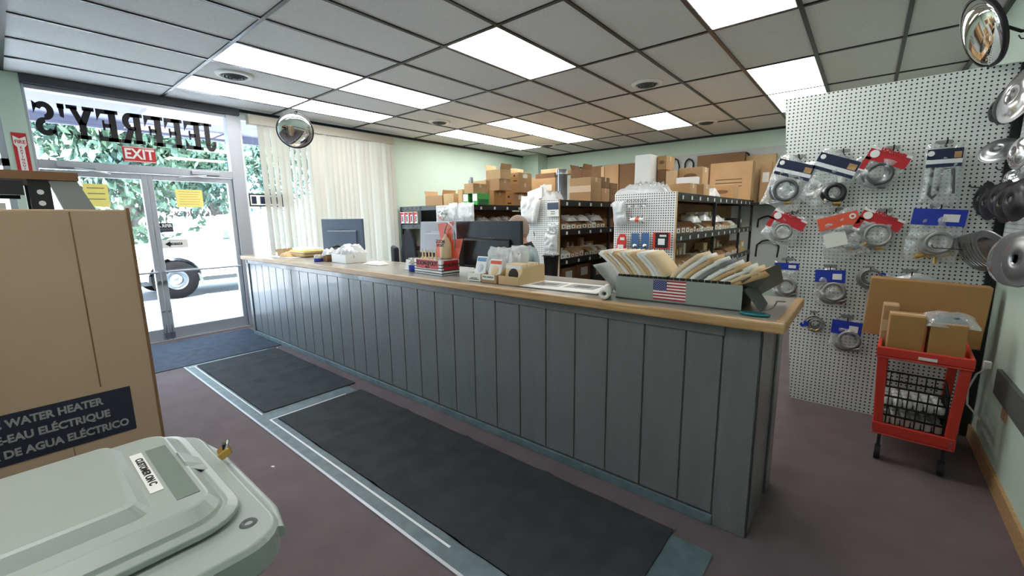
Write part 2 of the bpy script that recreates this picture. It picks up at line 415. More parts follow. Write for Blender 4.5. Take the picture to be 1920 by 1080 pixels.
# ------------------------------------------------------------------ slab-serif lettering
def ring(cx, cy, rx, ry, w, a0, a1, n=14):
    o = []; i = []
    for k in range(n+1):
        a = radians(a0+(a1-a0)*k/n); o.append((cx+rx*cos(a), cy+ry*sin(a))); i.append((cx+(rx-w)*cos(a), cy+(ry-w*.75)*sin(a)))
    return [[o[k], o[k+1], i[k+1], i[k]] for k in range(n)]
R4 = lambda x0, x1, y0, y1: [(x0, y0), (x1, y0), (x1, y1), (x0, y1)]
GL = {
 'J': (.62, [R4(.30, .54, .2, 1), R4(.18, .66, .9, 1)]+ring(.30, .22, .24, .24, .2, 180, 360)+[R4(.04, .2, .2, .36)]),
 'E': (.80, [R4(.1, .36, 0, 1), R4(0, .46, 0, .12), R4(0, .46, .88, 1), R4(.3, .78, .86, 1), R4(.3, .78, 0, .14), R4(.3, .56, .44, .56), R4(.52, .6, .34, .66), [(.62, .86), (.78, .62), (.78, .9)], [(.62, .14), (.78, .1), (.78, .38)]]),
 'F': (.76, [R4(.1, .36, 0, 1), R4(0, .48, 0, .12), R4(0, .46, .88, 1), R4(.3, .76, .86, 1), R4(.3, .56, .44, .56), R4(.52, .6, .34, .66), [(.6, .86), (.76, .6), (.76, .9)]]),
 'R': (.86, [R4(.1, .36, 0, 1), R4(0, .46, 0, .12), R4(0, .46, .88, 1), R4(.3, .5, .86, 1), R4(.3, .5, .44, .56)]+ring(.48, .72, .3, .28, .24, -90, 90)+[[(.36, .46), (.6, .5), (.84, 0), (.58, 0)], R4(.56, .9, 0, .12)]),
 'Y': (.86, [R4(.32, .56, 0, .5), R4(.2, .68, 0, .12), [(.04, .95), (.3, .95), (.56, .45), (.32, .42)], [(.6, .95), (.82, .95), (.56, .42), (.36, .45)], R4(-.02, .38, .88, 1), R4(.54, .9, .88, 1)]),
 "'": (.3, [[(.06, .98), (.26, .98), (.22, .62), (.1, .58)], R4(.05, .27, .86, 1)]),
 'S': (.72, ring(.36, .73, .32, .27, .22, 20, 270)+ring(.36, .27, .32, .27, .22, -160, 90)+[[(.52, .9), (.68, .62), (.68, 1)], [(.2, .1), (.04, .38), (.04, 0)]]),
}
def sign_letters(word, h, width, y_start, z0, x, m, parent, gap=.05, name='letter', t=.003):
    tot = sum(GL[ch][0]+gap for ch in word)-gap; k = width/tot; yy = y_start
    for ch in word:
        wd, ps = GL[ch]; b = MB()
        for p in ps: b.prism([(q[0]*k, q[1]*h) for q in p], t, (0, 0, 0), (0, -1, 0), (0, 0, 1))
        b.put(name, m, parent, loc=(x, yy, z0)); yy -= (wd+gap)*k
D('letter_black', (14, 10, 16), .5)
D('letter_gray', (120, 120, 126), .6)
sg = T('window_lettering', 'large black western style shop name lettering across the glass transom, read backwards from inside', 'sign lettering', (XL-.045, 1.2, 2.36))
sign_letters("JEFFREY'S", .34, 1.60, 1.985-1.2, 0, 0, 'letter_black', sg)
sg2 = T('door_lettering', 'small grey shop name lettering on the glass of the right hand door', 'sign lettering', (XL-.048, 1.6, 1.53))
sign_letters("JEFFREY'S", .062, .52, 1.86-1.6, 0, 0, 'letter_gray', sg2, t=.001)
# ------------------------------------------------------------------ outside
S(MB().box(-60, XL-.2, -40, 40, -.35, -.12).put('ground', 'asphalt'))
S(MB().box(-7.9, XL-.2, -6, 9, -.35, -.02).put('pavement', 'asphalt'))
S(MB().box(-8.55, XL-.2, -6, 9, 2.92, 3.3).put('canopy', 'soffit'))
S(MB().box(-8.6, -8.55, -6, 9, 2.80, 3.4).put('canopy_fascia', 'soffit'))
S(MB().box(XL-.2, XR+.4, YF-.4, YB+.4, CZ+.5, CZ+.8).put('sun_block_roof', 'soffit'))  # unseen slab added to keep the sun out of the shop
S(MB().box(-52, -50, -30, 30, -.12, 4.5).put('far_building', 'brick_far'))
def leafcloud(name, blobs, count, size, parent, seed=1, m='leaf'):
    r = random.Random(seed); b = MB(); vs, fs = [], []
    for i in range(count):
        (cx, cy, cz, R, rz) = r.choice(blobs)
        a = r.uniform(0, 2*pi); ph = math.acos(r.uniform(-1, 1)); q = R*(r.random()**.45)
        p = Vector((cx+q*sin(ph)*cos(a), cy+q*sin(ph)*sin(a), cz+q*cos(ph)*rz/R))
        s = size*r.uniform(.6, 1.4); e = Euler((r.uniform(0, 6), r.uniform(0, 6), r.uniform(0, 6))).to_matrix()
        o = len(vs); vs += [p+e@Vector(k)*s for k in ((-1, 0, 0), (0, -.5, .1), (1, 0, 0), (0, .5, .1))]; fs.append((o, o+1, o+2, o+3))
    b._add(vs, fs, 0); return b.put(name, m, parent)
def tree(loc, h, spread, lab, seed, count=9000, size=.11):
    t = T('tree', lab, 'tree', loc, group=None); r = random.Random(seed); b = MB(); tips = []
    def branch(p, d, L, rad, lev):
        pts = [p]; q = p.copy(); dd = d.copy()
        for k in range(4):
            dd = (dd+Vector((r.uniform(-.2, .2), r.uniform(-.2, .2), .08))).normalized(); q = q+dd*L/4; pts.append(q.copy())
        b.tube(pts, [rad*(1-.12*k) for k in range(5)], 7)
        if lev == 0: tips.append(q); return
        for k in range(3 if lev > 1 else 4):
            a = r.uniform(0, 6.28); nd = (dd*.7+Vector((cos(a), sin(a), r.uniform(-.1, .5)))*.8).normalized()
            branch(q, nd, L*.72, rad*.55, lev-1)
            if k == 0: tips.append(pts[3])
    branch(Vector((0, 0, 0)), Vector((0, 0, 1)), h*.34, spread*.055, 3)
    b.put('trunk', 'bark', t)
    blobs = [(p.x, p.y, p.z, spread*.24, spread*.15) for p in tips]
    leafcloud('foliage', blobs, count, size, t, seed); return t
tree((-14.6, 1.8, -.12), 5.2, 4.6, 'broad leafy tree with forked trunk seen through the left hand door', 5, 12000)
tree((-16.8, 4.9, -.12), 5.4, 4.6, 'leafy tree with a slim upright trunk seen through the right hand door', 9, 12000)
tree((-15, -4.6, -.12), 6.2, 5, 'leafy tree beyond the window left of the doors', 14, 9000)
tree((-24, 9.5, -.12), 6.8, 6, 'tall leafy tree far behind the window blinds', 21, 6000, .14)
sh = T('hedge', 'clipped green hedge across the parking lot seen through the doors', 'hedge', (-21, 0, -.12))
leafcloud('foliage', [(k*.0, -4+k*1.0, .95, 1.0, .9) for k in range(7)], 9000, .12, sh, 4)
# white utility truck
tk = T('truck', 'white pickup truck parked outside, its front wheel visible through the right hand door', 'truck', (-10.9, 2.25, -.12))
prof = [(-1.0, .42), (-.48, .42)]+[(.0+.46*cos(a), .40+.46*sin(a)) for a in [pi*(1-k/12) for k in range(13)]]+[(.48, .42), (3.0, .42), (3.0, .40)]
prof += [(3.86, .42)]+[(4.3+.46*cos(a), .40+.46*sin(a)) for a in [pi*(1-k/12) for k in range(13)]]+[(5.4, .42), (5.4, 1.15), (2.9, 1.15), (2.75, 1.75), (1.35, 1.75), (.75, 1.16), (-.9, 1.05), (-1.02, .8)]
b = MB(); b.prism(prof, -1.8, (0, 0, 0), (0, 1, 0), (0, 0, 1)); b.put('body', 'truck_white', tk, bevel=.03)
MB().prism([(.98, 1.2), (1.9, 1.2), (1.9, 1.66), (1.42, 1.66)], .02, (.012, 0, 0), (0, 1, 0), (0, 0, 1)).put('window', 'sky_blue', tk)
MB().prism([(1.98, 1.2), (2.66, 1.2), (2.6, 1.66), (1.98, 1.66)], .02, (.012, 0, 0), (0, 1, 0), (0, 0, 1)).put('window', 'sky_blue', tk)
MB().box(.02, .2, .84, .98, 1.2, 1.42).put('mirror', 'dk_gray', tk, bevel=.03)
Rx = Matrix.Rotation(pi/2, 3, 'Y')
for y in (0, 4.3):
    for x in (-.12, -1.68):
        wv = MB().lathe([(.20, -.11), (.37, -.11), (.40, -.05), (.40, .05), (.37, .11), (.20, .11)], 30, M=Rx).put('wheel', 'tire', tk, loc=(x, y, .40))
        MB().lathe([(.235, .09), (.20, .06), (.11, .05), (.09, .10), (.0001, .11)], 24, M=Rx).put('rim', 'steel', wv)
MB().box(-.12, -.02, 2.9, 3.5, .3, .42).box(-1.7, -.1, -.9, 5.3, .32, .5).put('chassis', 'dk_gray', tk)
c2 = T('car', 'pale car parked far across the lot, seen through the right door', 'car', (-21.5, 5.2, -.12))
MB().prism([(0, .3), (4.2, .3), (4.2, .8), (3.6, .95), (3.0, 1.4), (1.4, 1.4), (.8, .95), (0, .85)], -1.7, (0, 0, 0), (0, 1, 0), (0, 0, 1)).put('body', 'sky_blue', c2, bevel=.05)
for y in (.8, 3.4): MB().lathe([(.0001, -.1), (.3, -.1), (.33, 0), (.3, .1), (.0001, .1)], 20, M=Rx).put('wheel', 'tire', c2, loc=(.02, y, .32))
# ------------------------------------------------------------------ signs on the glazing
def wsign(name, y0, y1, z0, z1, m, lab, cat='sign', x=XL-.046, group=None):
    t = T(name, lab, cat, (x, (y0+y1)/2, (z0+z1)/2), group=group)
    MB().box(-.001, .001, -(y1-y0)/2, (y1-y0)/2, -(z1-z0)/2, (z1-z0)/2).put('panel', m, t); return t
RY, RZ = (0, 1, 0), (0, 0, 1)
t = wsign('exit_sign', 1.035, 1.33, 2.155, 2.33, 'red_sign', 'red exit sign with white letters stuck to the transom glass')
text('EXIT', .115, 'white', t, (.002, 0, 0), RY, RZ, bold=.004, sx=.82)
MB().box(.0, .0018, -.14, .14, -.082, -.076).box(.0, .0018, -.14, .14, .076, .082).put('border', 'white', t)
t = wsign('paper_notice', 1.472, 1.75, 1.645, 1.86, 'paper_yellow', 'yellow paper notice taped on the right hand door glass', 'notice', group=None)
for k in range(6): text('WE ARE NOT ABLE TO', .012, 'ink', t, (.0015, 0, .08-.03*k), RY, RZ, sx=.95) if False else MB().box(0, .0013, -.11, .11-.01*(k % 3), .078-.03*k, .082-.03*k).put('printed_line', 'oak', t)
t = wsign('paper_notice', .66, .86, 1.64, 1.89, 'paper_yellow', 'yellow paper notice taped on the left hand door glass', 'notice')
for k in range(3): MB().box(0, .0013, -.07, .07, .075-.06*k, .082-.06*k).put('printed_line', 'ink', t)
t = wsign('door_decal', 1.245, 1.40, 1.34, 1.45, 'navy', 'small dark rectangular decal on the right hand door, left of centre')
text('RFIR', .036, 'white', t, (.002, .02, .02), RY, RZ, bold=.002); MB().box(0, .0015, -.07, .07, -.035, -.01).put('stripe', 'dk_gray', t)
MB().prism([(-.07, .045), (-.07, .015), (-.03, .0)], .001, (.001, 0, 0), RY, RZ).put('corner_mark', 'white', t)
t = wsign('arrow_decal', 1.262, 1.53, 1.14, 1.245, 'white', 'white decal with a black arrow pointing left, low on the right hand door')
MB().prism([(-.10, 0), (-.045, .035), (-.045, .014), (.075, .014), (.075, -.014), (-.045, -.014), (-.045, -.035)], .001, (.001, 0, 0), RY, RZ).put('arrow', 'black', t)
text('USE OTHER', .014, 'white', t, (.0028, .015, 0), RY, RZ); MB().box(0, .0015, -.07, .08, .042, .046).put('printed_line', 'black', t)
t = wsign('window_sign', 2.28, 2.74, 1.66, 1.84, 'black', 'black edged window sign half hidden behind the left blind slats')
MB().box(.001, .003, -.205, .205, -.07, .07).put('face', 'white', t)
for y in (-.16, -.05, .06, .16): MB().box(.003, .0045, y-.03, y+.03, -.05, .05).box(.0045, .005, y-.012, y+.03, .01, .03).put('letter_block', 'navy', t)
# fire extinguisher sign on the post
t = T('fire_extinguisher_sign', 'tall red and white fire extinguisher sign on the green post left of the doors', 'sign', (XL+.043, .262, 2.12))
MB().box(0, .002, -.05, .05, -.24, .23).put('panel', 'red_sign', t)
MB().prism([(-.043, .20), (0, .175), (.043, .20), (.043, .12), (.024, .09), (.024, -.24), (-.024, -.24), (-.024, .09), (-.043, .12)], .001, (.002, 0, 0), RY, RZ).put('arrow_field', 'white', t)
text('FIRE', .034, 'red_sign', t, (.0035, 0, .142), RY, RZ, bold=.001, sx=.85)
for k, ch in enumerate('EXTINGUISHER'): text(ch, .020, 'red_sign', t, (.0035, 0, .088-.029*k), RY, RZ, bold=.001)
# ------------------------------------------------------------------ floor mats
def floormat(lab, x0, x1, y0, y1, m, z=.0, th=.006, folds=(), name='floor_mat', seed=0, edge=.004):
    r = random.Random(seed); nx, ny = max(8, int((x1-x0)/.05)), 16
    def f(u, v, top=True):
        x = x0+(x1-x0)*u; y = y0+(y1-y0)*v
        j = edge*noise.noise(Vector((x*6, y*6, seed)))
        if v in (0, 1): y += j
        if u in (0, 1): x += j
        h = th+.0012*noise.noise(Vector((x*3, y*3, seed)))
        for fx in folds: h += .009*math.exp(-((x-fx-.05*(v-.5))/.03)**2)
        return (x, y, z+h)
    b = MB().grid(nx, ny, f); b.grid(nx, ny, lambda u, v: (f(u, v)[0], f(u, v)[1], z), flip=True)
    b.box(x0+.006, x1-.006, y0+.006, y1-.006, z, z+th-.0015)
    return tag(b.put(name, m), lab, 'mat')
floormat('blue grey entrance mat lying across the inside of the glass doors', -6.42, -5.22, .62, 2.03, 'mat_blue', folds=(-5.8,), seed=1)
tl = MB().box(-5.2, -.38, 1.035, 1.80, 0, .004).put('vinyl_runner', 'teal_vinyl'); tag(tl, 'long grey teal vinyl runner lying under the two dark carpet mats', 'runner')
floormat('dark carpet mat with two cross folds, nearer the doors, before the counter', -5.14, -3.42, 1.12, 1.88, 'mat_dark', z=.004, folds=(-4.2, -4.75), seed=2)
floormat('long dark carpet mat before the right half of the counter', -3.24, -.56, 1.15, 1.83, 'mat_dark', z=.004, folds=(-2.62, -1.95, -1.3), seed=3)
b = MB(); b.box(-5.2, -.5, 1.02, 1.035, 0, .006)
tag(b.put('edge_strip', 'alu'), 'thin pale metal edging strip along the shop floor side of the runner', 'edging strip')
b = MB(); b.prism([(0, 0), (.012, .012), (.012, .6), (0, .6)], .001, (-3.27, 1.10, .0042), (1, 0, 0), (0, 1, 0)); b.box(-3.27, -1.3, 1.098, 1.110, .004, .0055).box(-5.14, -5.125, 1.05, 1.9, .0042, .0058).box(-5.14, -3.4, 1.095, 1.104, .0042, .0058)
tag(b.put('floor_tape', 'alu_white'), 'thin white tape lines on the runner beside the dark mats', 'tape')
# ------------------------------------------------------------------ counter
CT = 1.03
ct = T('service_counter', 'long dark grey panelled service counter with an oak edged laminate top', 'counter', (-3.15, 2.28, 0))
cx = lambda x: x+3.15
yf = lambda x: 2.02-.045*cos(0)*0-2.28    # front face
b = MB(); X0, X1 = -6.05, -.30
fy = 1.99-2.28
b.box(cx(X0), cx(X1), fy+.012, 2.52-2.28, .0, .985)
b.put('carcass', 'counter_paint', ct)
b = MB(); x = X0+.05
while x < -.52:
    x2 = min(x+.2, -.44); b.box(cx(x)+.004, cx(x2)-.004, fy, fy+.014, .055, .93); x += .2
b.put('panel_boards', 'counter_paint', ct, bevel=.003)
MB().box(cx(X0)-.03, cx(X0)+.045, fy-.012, fy+.014, .0, .985).put('corner_post', 'counter_paint', ct, bevel=.004)
MB().box(cx(-.435), cx(-.29), fy-.006, fy+.02, .0, .985).box(cx(-.30), cx(-.29), fy-.006, 2.50-2.28, 0, .985).put('corner_post', 'counter_paint', ct, bevel=.004)
MB().box(cx(-.29), cx(-.278), 2.40-2.28, 2.53-2.28, 0, .985).put('corner_post', 'counter_paint', ct, bevel=.004)
MB().box(cx(X0), cx(-.435), fy-.012, fy+.014, .93, .985).put('top_rail', 'counter_paint', ct, bevel=.004)
MB().box(cx(X0), cx(-.435), fy-.014, fy+.002, 0, .05).put('kick_board', 'teal_vinyl', ct, bevel=.004)
MB().box(cx(-6.04), cx(-.24), 1.95-2.28, 2.58-2.28, .99, 1.028).put('laminate_top', 'laminate', ct)
b = MB(); b.box(cx(-6.09), cx(-.208), 1.925-2.28, 1.965-2.28, .985, 1.03).box(cx(-.248), cx(-.208), 1.965-2.28, 2.60-2.28, .985, 1.03).box(cx(-6.09), cx(-6.05), 1.965-2.28, 2.60-2.28, .985, 1.03)
b.put('oak_edge', 'oak', ct, bevel=.008)
# clerk side desk
dk = T('desk', 'lower pale laminate work surface behind the counter', 'desk', (-1.9, 2.72, 0))
MB().box(-1.2, 1.3, -.13, .12, .86, .9).put('top', 'laminate', dk, bevel=.004)
for x in (-1.15, 1.25): MB().box(x-.02, x+.02, -.1, .1, 0, .86).put('leg', 'alu', dk)
# ------------------------------------------------------------------ helpers for counter goods
def crumple(w, d, h, seed=0, n=14, amp=.35):
    def top(u, v):
        x, y = (u-.5)*w, (v-.5)*d; e = min(1, 4.5*min(u, 1-u))**.5*min(1, 4.5*min(v, 1-v))**.5
        q = noise.noise(Vector((x*26+seed*7, y*26, seed)))+.5*noise.noise(Vector((x*60, y*60+seed, 3)))
        return (x*(1+.06*sin(9*v+seed)), y*(1+.06*sin(8*u+seed)), h*e*(.75+amp*q)+.001)
    b = MB().grid(n, n, top); b.grid(n, n, lambda u, v: ((u-.5)*w, (v-.5)*d, .0005), flip=True); return b
def openbox(w, d, h, hf=None, t=.004):
    """tray with back/sides height h and lower front hf"""
    hf = hf or h; b = MB().box(-w/2, w/2, -d/2, d/2, 0, t)
    b.box(-w/2, w/2, -d/2, -d/2+t, t, hf).box(-w/2, w/2, d/2-t, d/2, t, h)
    for s in (-1, 1):
        x0, x1 = sorted((s*w/2, s*(w/2-t)))
        b.hexa([(x0, -d/2+t, t), (x1, -d/2+t, t), (x1, d/2-t, t), (x0, d/2-t, t)], [(x0, -d/2+t, hf), (x1, -d/2+t, hf), (x1, d/2-t, h), (x0, d/2-t, h)])
    return b
# stepped side tray like the parts box
def binbox(w, d, h, hf, t=.004):
    b = MB().box(-w/2, w/2, -d/2, d/2, 0, t).box(-w/2, w/2, -d/2, -d/2+t, t, hf).box(-w/2, w/2, d/2-t, d/2, t, h)
    for s in (-1, 1):
        x0, x1 = sorted((s*w/2, s*(w/2-t)))
        b.prism([(-d/2+t, t), (d/2-t, t), (d/2-t, h), (-d/2+.3*d, h), (-d/2+t, hf)], t, (x0, 0, 0), (0, 1, 0), (0, 0, 1))
    return b
Z = CT+.0005
# monitors (backs towards the viewer)
def monitor(lab, x, y, w, h, z0, rz, m, logo, tilt=0):
    t = T('monitor', lab, 'computer monitor', (x, y, Z), rz)
    s = MB().box(-w/2, w/2, 0, .03, 0, h).hexa([(-w*.36, -.018, h*.06), (w*.36, -.018, h*.06), (w*.36, 0, h*.02), (-w*.36, 0, h*.02)], [(-w*.36, -.018, h*.6), (w*.36, -.018, h*.6), (w*.36, 0, h*.64), (-w*.36, 0, h*.64)])
    s = s.put('housing', m, t, loc=(0, 0, z0), rot=(tilt, 0, 0), bevel=.004)
    MB().box(-w/2+.006, w/2-.006, .030, .032, .02, h-.006).put('screen', 'black_gloss', s)
    text(logo, .03, logo_m.get(m, 'dk_gray'), s, (0, -.002, h*.62), (1, 0, 0), (0, 0, 1), bold=.002)
    MB().box(-.03, .03, .0, .02, .02, z0+h*.3).put('neck', m, t)
    MB().box(-.13, .13, -.08, .12, 0, .008).put('foot', m, t, bevel=.003)
    return t
logo_m = {'monitor_gray': 'white'}
D('monitor_blue', (92, 104, 124), .32)
monitor('black computer monitor seen from the back, right of the grey one, hiding the clerk', -2.19, 2.34, .66, .36, .045, 0, 'monitor', 'SCEPTRE')
monitor('grey backed computer monitor tilted beside the black one, orange display before it', -2.84, 2.42, .42, .27, .135, radians(10), 'monitor_gray', 'SCEPTRE', radians(-6))
monitor('blue grey computer monitor near the far end of the counter by the blinds', -4.62, 2.52, .56, .35, .09, radians(22), 'monitor_blue', 'SCEPTRE')
# parts bins in a row
def partsbin(lab, x, w, d, h, hf, m, y=2.05):
    t = T('parts_box', lab, 'cardboard tray', (x, y+d/2, Z)); binbox(w, d, h, hf).put('tray', m, t); return t
t = partsbin('narrow pale tray with white labels, leftmost of three by the black monitor', -2.045, .12, .20, .055, .055, 'paper')
MB().box(-.045, .045, -.0015, 0, .012, .016).box(-.03, .03, -.0015, 0, .02, .024).put('printed_line', 'ink', t, loc=(0, -.1, 0))
t = partsbin('brown cardboard tray with a paper label, middle of three by the black monitor', -1.905, .13, .20, .06, .055, 'card')
MB().box(-.06, .05, -.0025, -.0005, .02, .055).put('paper_label', 'paper', t, loc=(0, -.1, 0)); text('FREE SAMPLES', .011, 'ink', t, (-.005, -.1035, .038), (1, 0, 0), (0, 0, 1))
t = partsbin('tan cardboard tray of black and white packets, rightmost of three by the monitor', -1.735, .17, .28, .115, .055, 'card_light')
def packet(lab, loc, w, h, rz=0, lean=radians(-18), m1='white', band='sky_blue', cat='packet', group=None, art='monitor_gray'):
    t = T('packet', lab, cat, loc, group=group, rot=(lean, 0, rz))
    MB().box(-w/2, w/2, -.006, .006, 0, h).put('pouch', m1, t, bevel=.005)
    MB().box(-w*.42, w*.42, -.0078, -.0062, h*.74, h*.92).put('header_band', band, t)
    MB().lathe([(w*.3, 0), (w*.22, .003), (.0001, .004)], 14, M=Matrix.Rotation(pi/2, 3, 'X')).put('picture', art, t, loc=(0, -.0062, h*.4))
    return t
packet('white and blue packet leaning in the leftmost small tray by the monitor', (-2.04, 2.10, Z+.03), .10, .14, band='sky_blue', art='monitor_gray')
packet('white packet with a red orange band in the middle small tray', (-1.905, 2.10, Z+.025), .115, .13, band='orange', art='cream')
for k in range(5):
    packet('black and white printed packet standing in the tan cardboard tray', (-1.735, 2.10+.04*k, Z+.012), .14, .12, lean=radians(-8), m1='cream', band='white', art='ink', group='packets in the tan tray')
# bag heap behind the trays
for k, (x, y, z, w, s) in enumerate([(-2.03, 2.27, .02, .16, 1), (-1.93, 2.26, .02, .20, 2), (-1.80, 2.24, .04, .16, 3)]):
    t = T('bagged_parts', ['upright clear bag of small parts behind the leftmost tray', 'large crinkled clear bag of parts behind the middle tray', 'crinkled clear bag of parts standing over the tan tray'][k], 'plastic bag', (x, y, Z+z))
    crumple(w, .20, .055, s).put('plastic_film', 'bag_milky', t, rot=(radians(78), 0, 0), loc=(0, 0, .10))
    q = MB(); r = random.Random(k)
    for j in range(8): q.cyl((r.uniform(-.05, .05), -.02, r.uniform(.03, .16)), (r.uniform(-.05, .05), -.03, r.uniform(.03, .16)), .007, n=8)
    q.put('plastic_fittings', 'white', t)
# orange zoom-spout display box
t = T('oiler_display_box', 'red orange counter display box of bottled oilers with black and white stripes', 'display box', (-2.60, 2.19, Z), radians(-4))
b = MB(); w, d, h = .36, .17, .115
b.box(-w/2, w/2, -d/2, d/2, 0, .003)
b.box(-w/2, w/2, -d/2, -d/2+.004, 0, h).box(-w/2, w/2, d/2-.004, d/2, 0, h).box(-w/2, -w/2+.004, -d/2, d/2, 0, h).box(w/2-.004, w/2, -d/2, d/2, 0, h)
b.put('box_body', 'white', t)
for k in range(5):
    z = .010+k*.022
    MB().box(-w/2-.0008, w/2+.0008, -d/2-.0008, d/2+.0008, z, z+.008).box(0, 0, 0, 0, 0, 0).put('black_stripe', 'black', t) if k < 4 else None
MB().box(-w/2+.03, w/2-.04, -d/2-.002, -d/2-.0009, .045, h-.002).box(w/2+.0009, w/2+.002, -d/2+.02, d/2-.01, .04, h-.004).put('red_field', 'red_sign', t)
text('ZOOM-SPOUT', .034, 'ink', t, (-.01, -d/2-.0026, .085), (1, 0, 0), (0, 0, 1), bold=.0015, sx=.9); text('OILER', .016, 'ink', t, (-.0, -d/2-.0026, .056), (1, 0, 0), (0, 0, 1), bold=.0008)
text('ZOOM-SPOUT', .026, 'ink', t, (w/2+.0026, 0, .075), (0, 1, 0), (0, 0, 1), bold=.001, sx=.62)
text('AMERICA’S FAVORITE OILER', .010, 'white', t, (0, -d/2-.0014, .022), (1, 0, 0), (0, 0, 1))
b = MB(); b.prism([(-.02, 0), (.20, .0), (.26, .16), (.12, .15), (.155, .29), (-.05, .27), (-.02, .15), (-.08, .13), (-.085, 0)], .003, (-.02, .083, h), (1, 0, 0), (0, 0, 1)); b.put('header_card', 'orange', t)
b = MB().lathe([(.0001, 0), (.045, 0), (.05, .02), (.05, .12), (.03, .16), (.012, .18), (.01, .2)], 18); b.put('printed_bottle', 'cream', t, loc=(.055, .06, h-.005))
text('ZOOM', .026, 'ink', t, (.055, .005, h+.135), (1, 0, 0), (0, 0, 1), bold=.001); text('SPOUT', .02, 'ink', t, (.055, .004, h+.105), (1, 0, 0), (0, 0, 1), bold=.001)
ob = T('oiler_bottle', 'small cream capped oiler bottle standing in the orange display box', 'bottle', (-2.74, 2.17, Z+.005), group='oiler bottles in the display box')
MB().lathe([(.0001, 0), (.017, 0), (.018, .01), (.018, .08), (.014, .095)], 14).put('bottle_body', 'cream', ob)
MB().lathe([(.018, .088), (.018, .108), (.014, .118), (.007, .124), (.005, .175), (.002, .185), (.0001, .186)], 14).put('spout_cap', 'cream', ob)
for k in range(1, 5): dup(ob, (-2.74+.042*k, 2.165, Z+.005))
MB().tube([(.02, .08, .12+.1), (.045, .06, .33), (.11, .04, .40), (.17, .04, .37), (.18, .05, .30), (.165, .06, .2)], .005, 8).put('telescoping_spout', 'steel', t)
# blue tin with clips
def tub(lab, x, y, r, h):
    t = T('plastic_tub', lab, 'tub', (x, y, Z)); MB().lathe([(.0001, 0), (r, 0), (r, h*.48)], 20).put('blue_base', 'blue', t)
    MB().lathe([(r, h*.48), (r, h), (r*.93, h), (r*.93, h*.5)], 20).put('clear_wall', 'bag', t)
    q = MB(); rr = random.Random(int(x*9))
    for k in range(9): a = rr.uniform(0, 6.28); q.torus((r*.5*cos(a), r*.5*sin(a), h*(.5+.04*k)), r*.28, .004, Euler((rr.uniform(0, 3), rr.uniform(0, 3), 0)).to_matrix(), 10, 5)
    q.put('brass_clips', 'brass', t); return t
tub('small blue based tub of brass clips left of the orange display box', -2.86, 2.17, .045, .11)
tub('small blue based tub near the far white tray by the blinds', -4.42, 2.13, .05, .07)
# white card left of the tub
t = T('card_holder', 'pale upright card standing left of the small blue tub', 'card', (-3.0, 2.22, Z)); MB().box(-.05, .05, 0, .004, 0, .085).put('card', 'paper', t, rot=(-.15, 0, 0)); MB().box(-.05, .05, -.02, .03, 0, .003).put('foot', 'paper', t)
# far end goods: paper stack, envelopes, open box, white tray
def slab(name, lab, cat, loc, sz, rz, m, bevel=.003, group=None):
    o = MB().box(-sz[0]/2, sz[0]/2, -sz[1]/2, sz[1]/2, 0, sz[2]).put(name, m, loc=loc, rot=(0, 0, rz), bevel=bevel); return tag(o, lab, cat, group)
slab('paper_sheet', 'loose white sheet spread on the far end of the counter', 'paper', (-5.35, 2.25, Z), (.55, .34, .002), .1, 'paper')
slab('envelope', 'thick manila envelope at the bottom of the far counter stack', 'envelope', (-5.22, 2.36, Z+.003), (.38, .27, .045), .12, 'card_light', .015)
slab('envelope', 'second manila envelope with yellow edge in the far counter stack', 'envelope', (-5.20, 2.37, Z+.049), (.40, .27, .016), .05, 'cream', .005)
slab('envelope', 'yellow envelope near the top of the far counter stack', 'envelope', (-5.18, 2.37, Z+.066), (.38, .26, .012), .0, 'paper_yellow', .004)
slab('paper_stack', 'stack of white papers on top of the manila envelopes', 'paper', (-5.18, 2.37, Z+.079), (.33, .24, .022), -.08, 'white', .004)
t = T('open_box', 'small open brown box left of the manila envelopes', 'box', (-5.52, 2.27, Z), .2); openbox(.16, .2, .085, .085).put('tray', 'card', t); MB().box(-.08, -.04, -.102, -.1005, .0, .05).put('white_tape', 'white', t)
t = T('paper_bag', 'crumpled small brown paper bag in front of the envelopes', 'paper bag', (-5.30, 2.16, Z+.003)); crumple(.17, .10, .06, 5).put('bag_body', 'card_light', t)
t = T('carton_tray', 'large white carton tray heaped with small bagged parts', 'carton', (-4.08, 2.28, Z), radians(-3)); openbox(.30, .22, .10, .085, .005).put('tray', 'white', t)
MB().box(-.16, -.155, -.11, .0, .0, .085).put('end_flap', 'paper', t)
t = T('carton_tray', 'small brown fronted carton left of the white one', 'carton', (-4.33, 2.22, Z)); openbox(.09, .14, .075, .06).put('tray', 'card_dark', t); MB().box(-.05, -.046, -.07, .07, 0, .08).put('white_side', 'white', t)
for k, (x, y, z, w, s) in enumerate([(-4.36, 2.22, .05, .14, 11), (-4.20, 2.28, .06, .18, 12), (-4.03, 2.28, .075, .18, 13), (-4.10, 2.33, .10, .24, 14)]):
    t = T('bagged_parts', ['milky bag of parts bulging out of the small brown carton', 'left crinkled bag of parts in the white carton tray', 'right crinkled bag of parts in the white carton tray', 'topmost bag of parts on the white carton tray heap'][k], 'plastic bag', (x, y, Z+z))
    crumple(w, .15, .09, s).put('plastic_film', 'bag_milky', t, rot=(.3, 0, s))
    q = MB(); r = random.Random(k+40)
    for j in range(12): q.torus((r.uniform(-.05, .05), r.uniform(-.03, .03), r.uniform(.02, .06)), .014, .005, Euler((r.uniform(0, 3), r.uniform(0, 3), 0)).to_matrix(), 10, 5)
    q.put('plastic_fittings', 'alu_white', t)
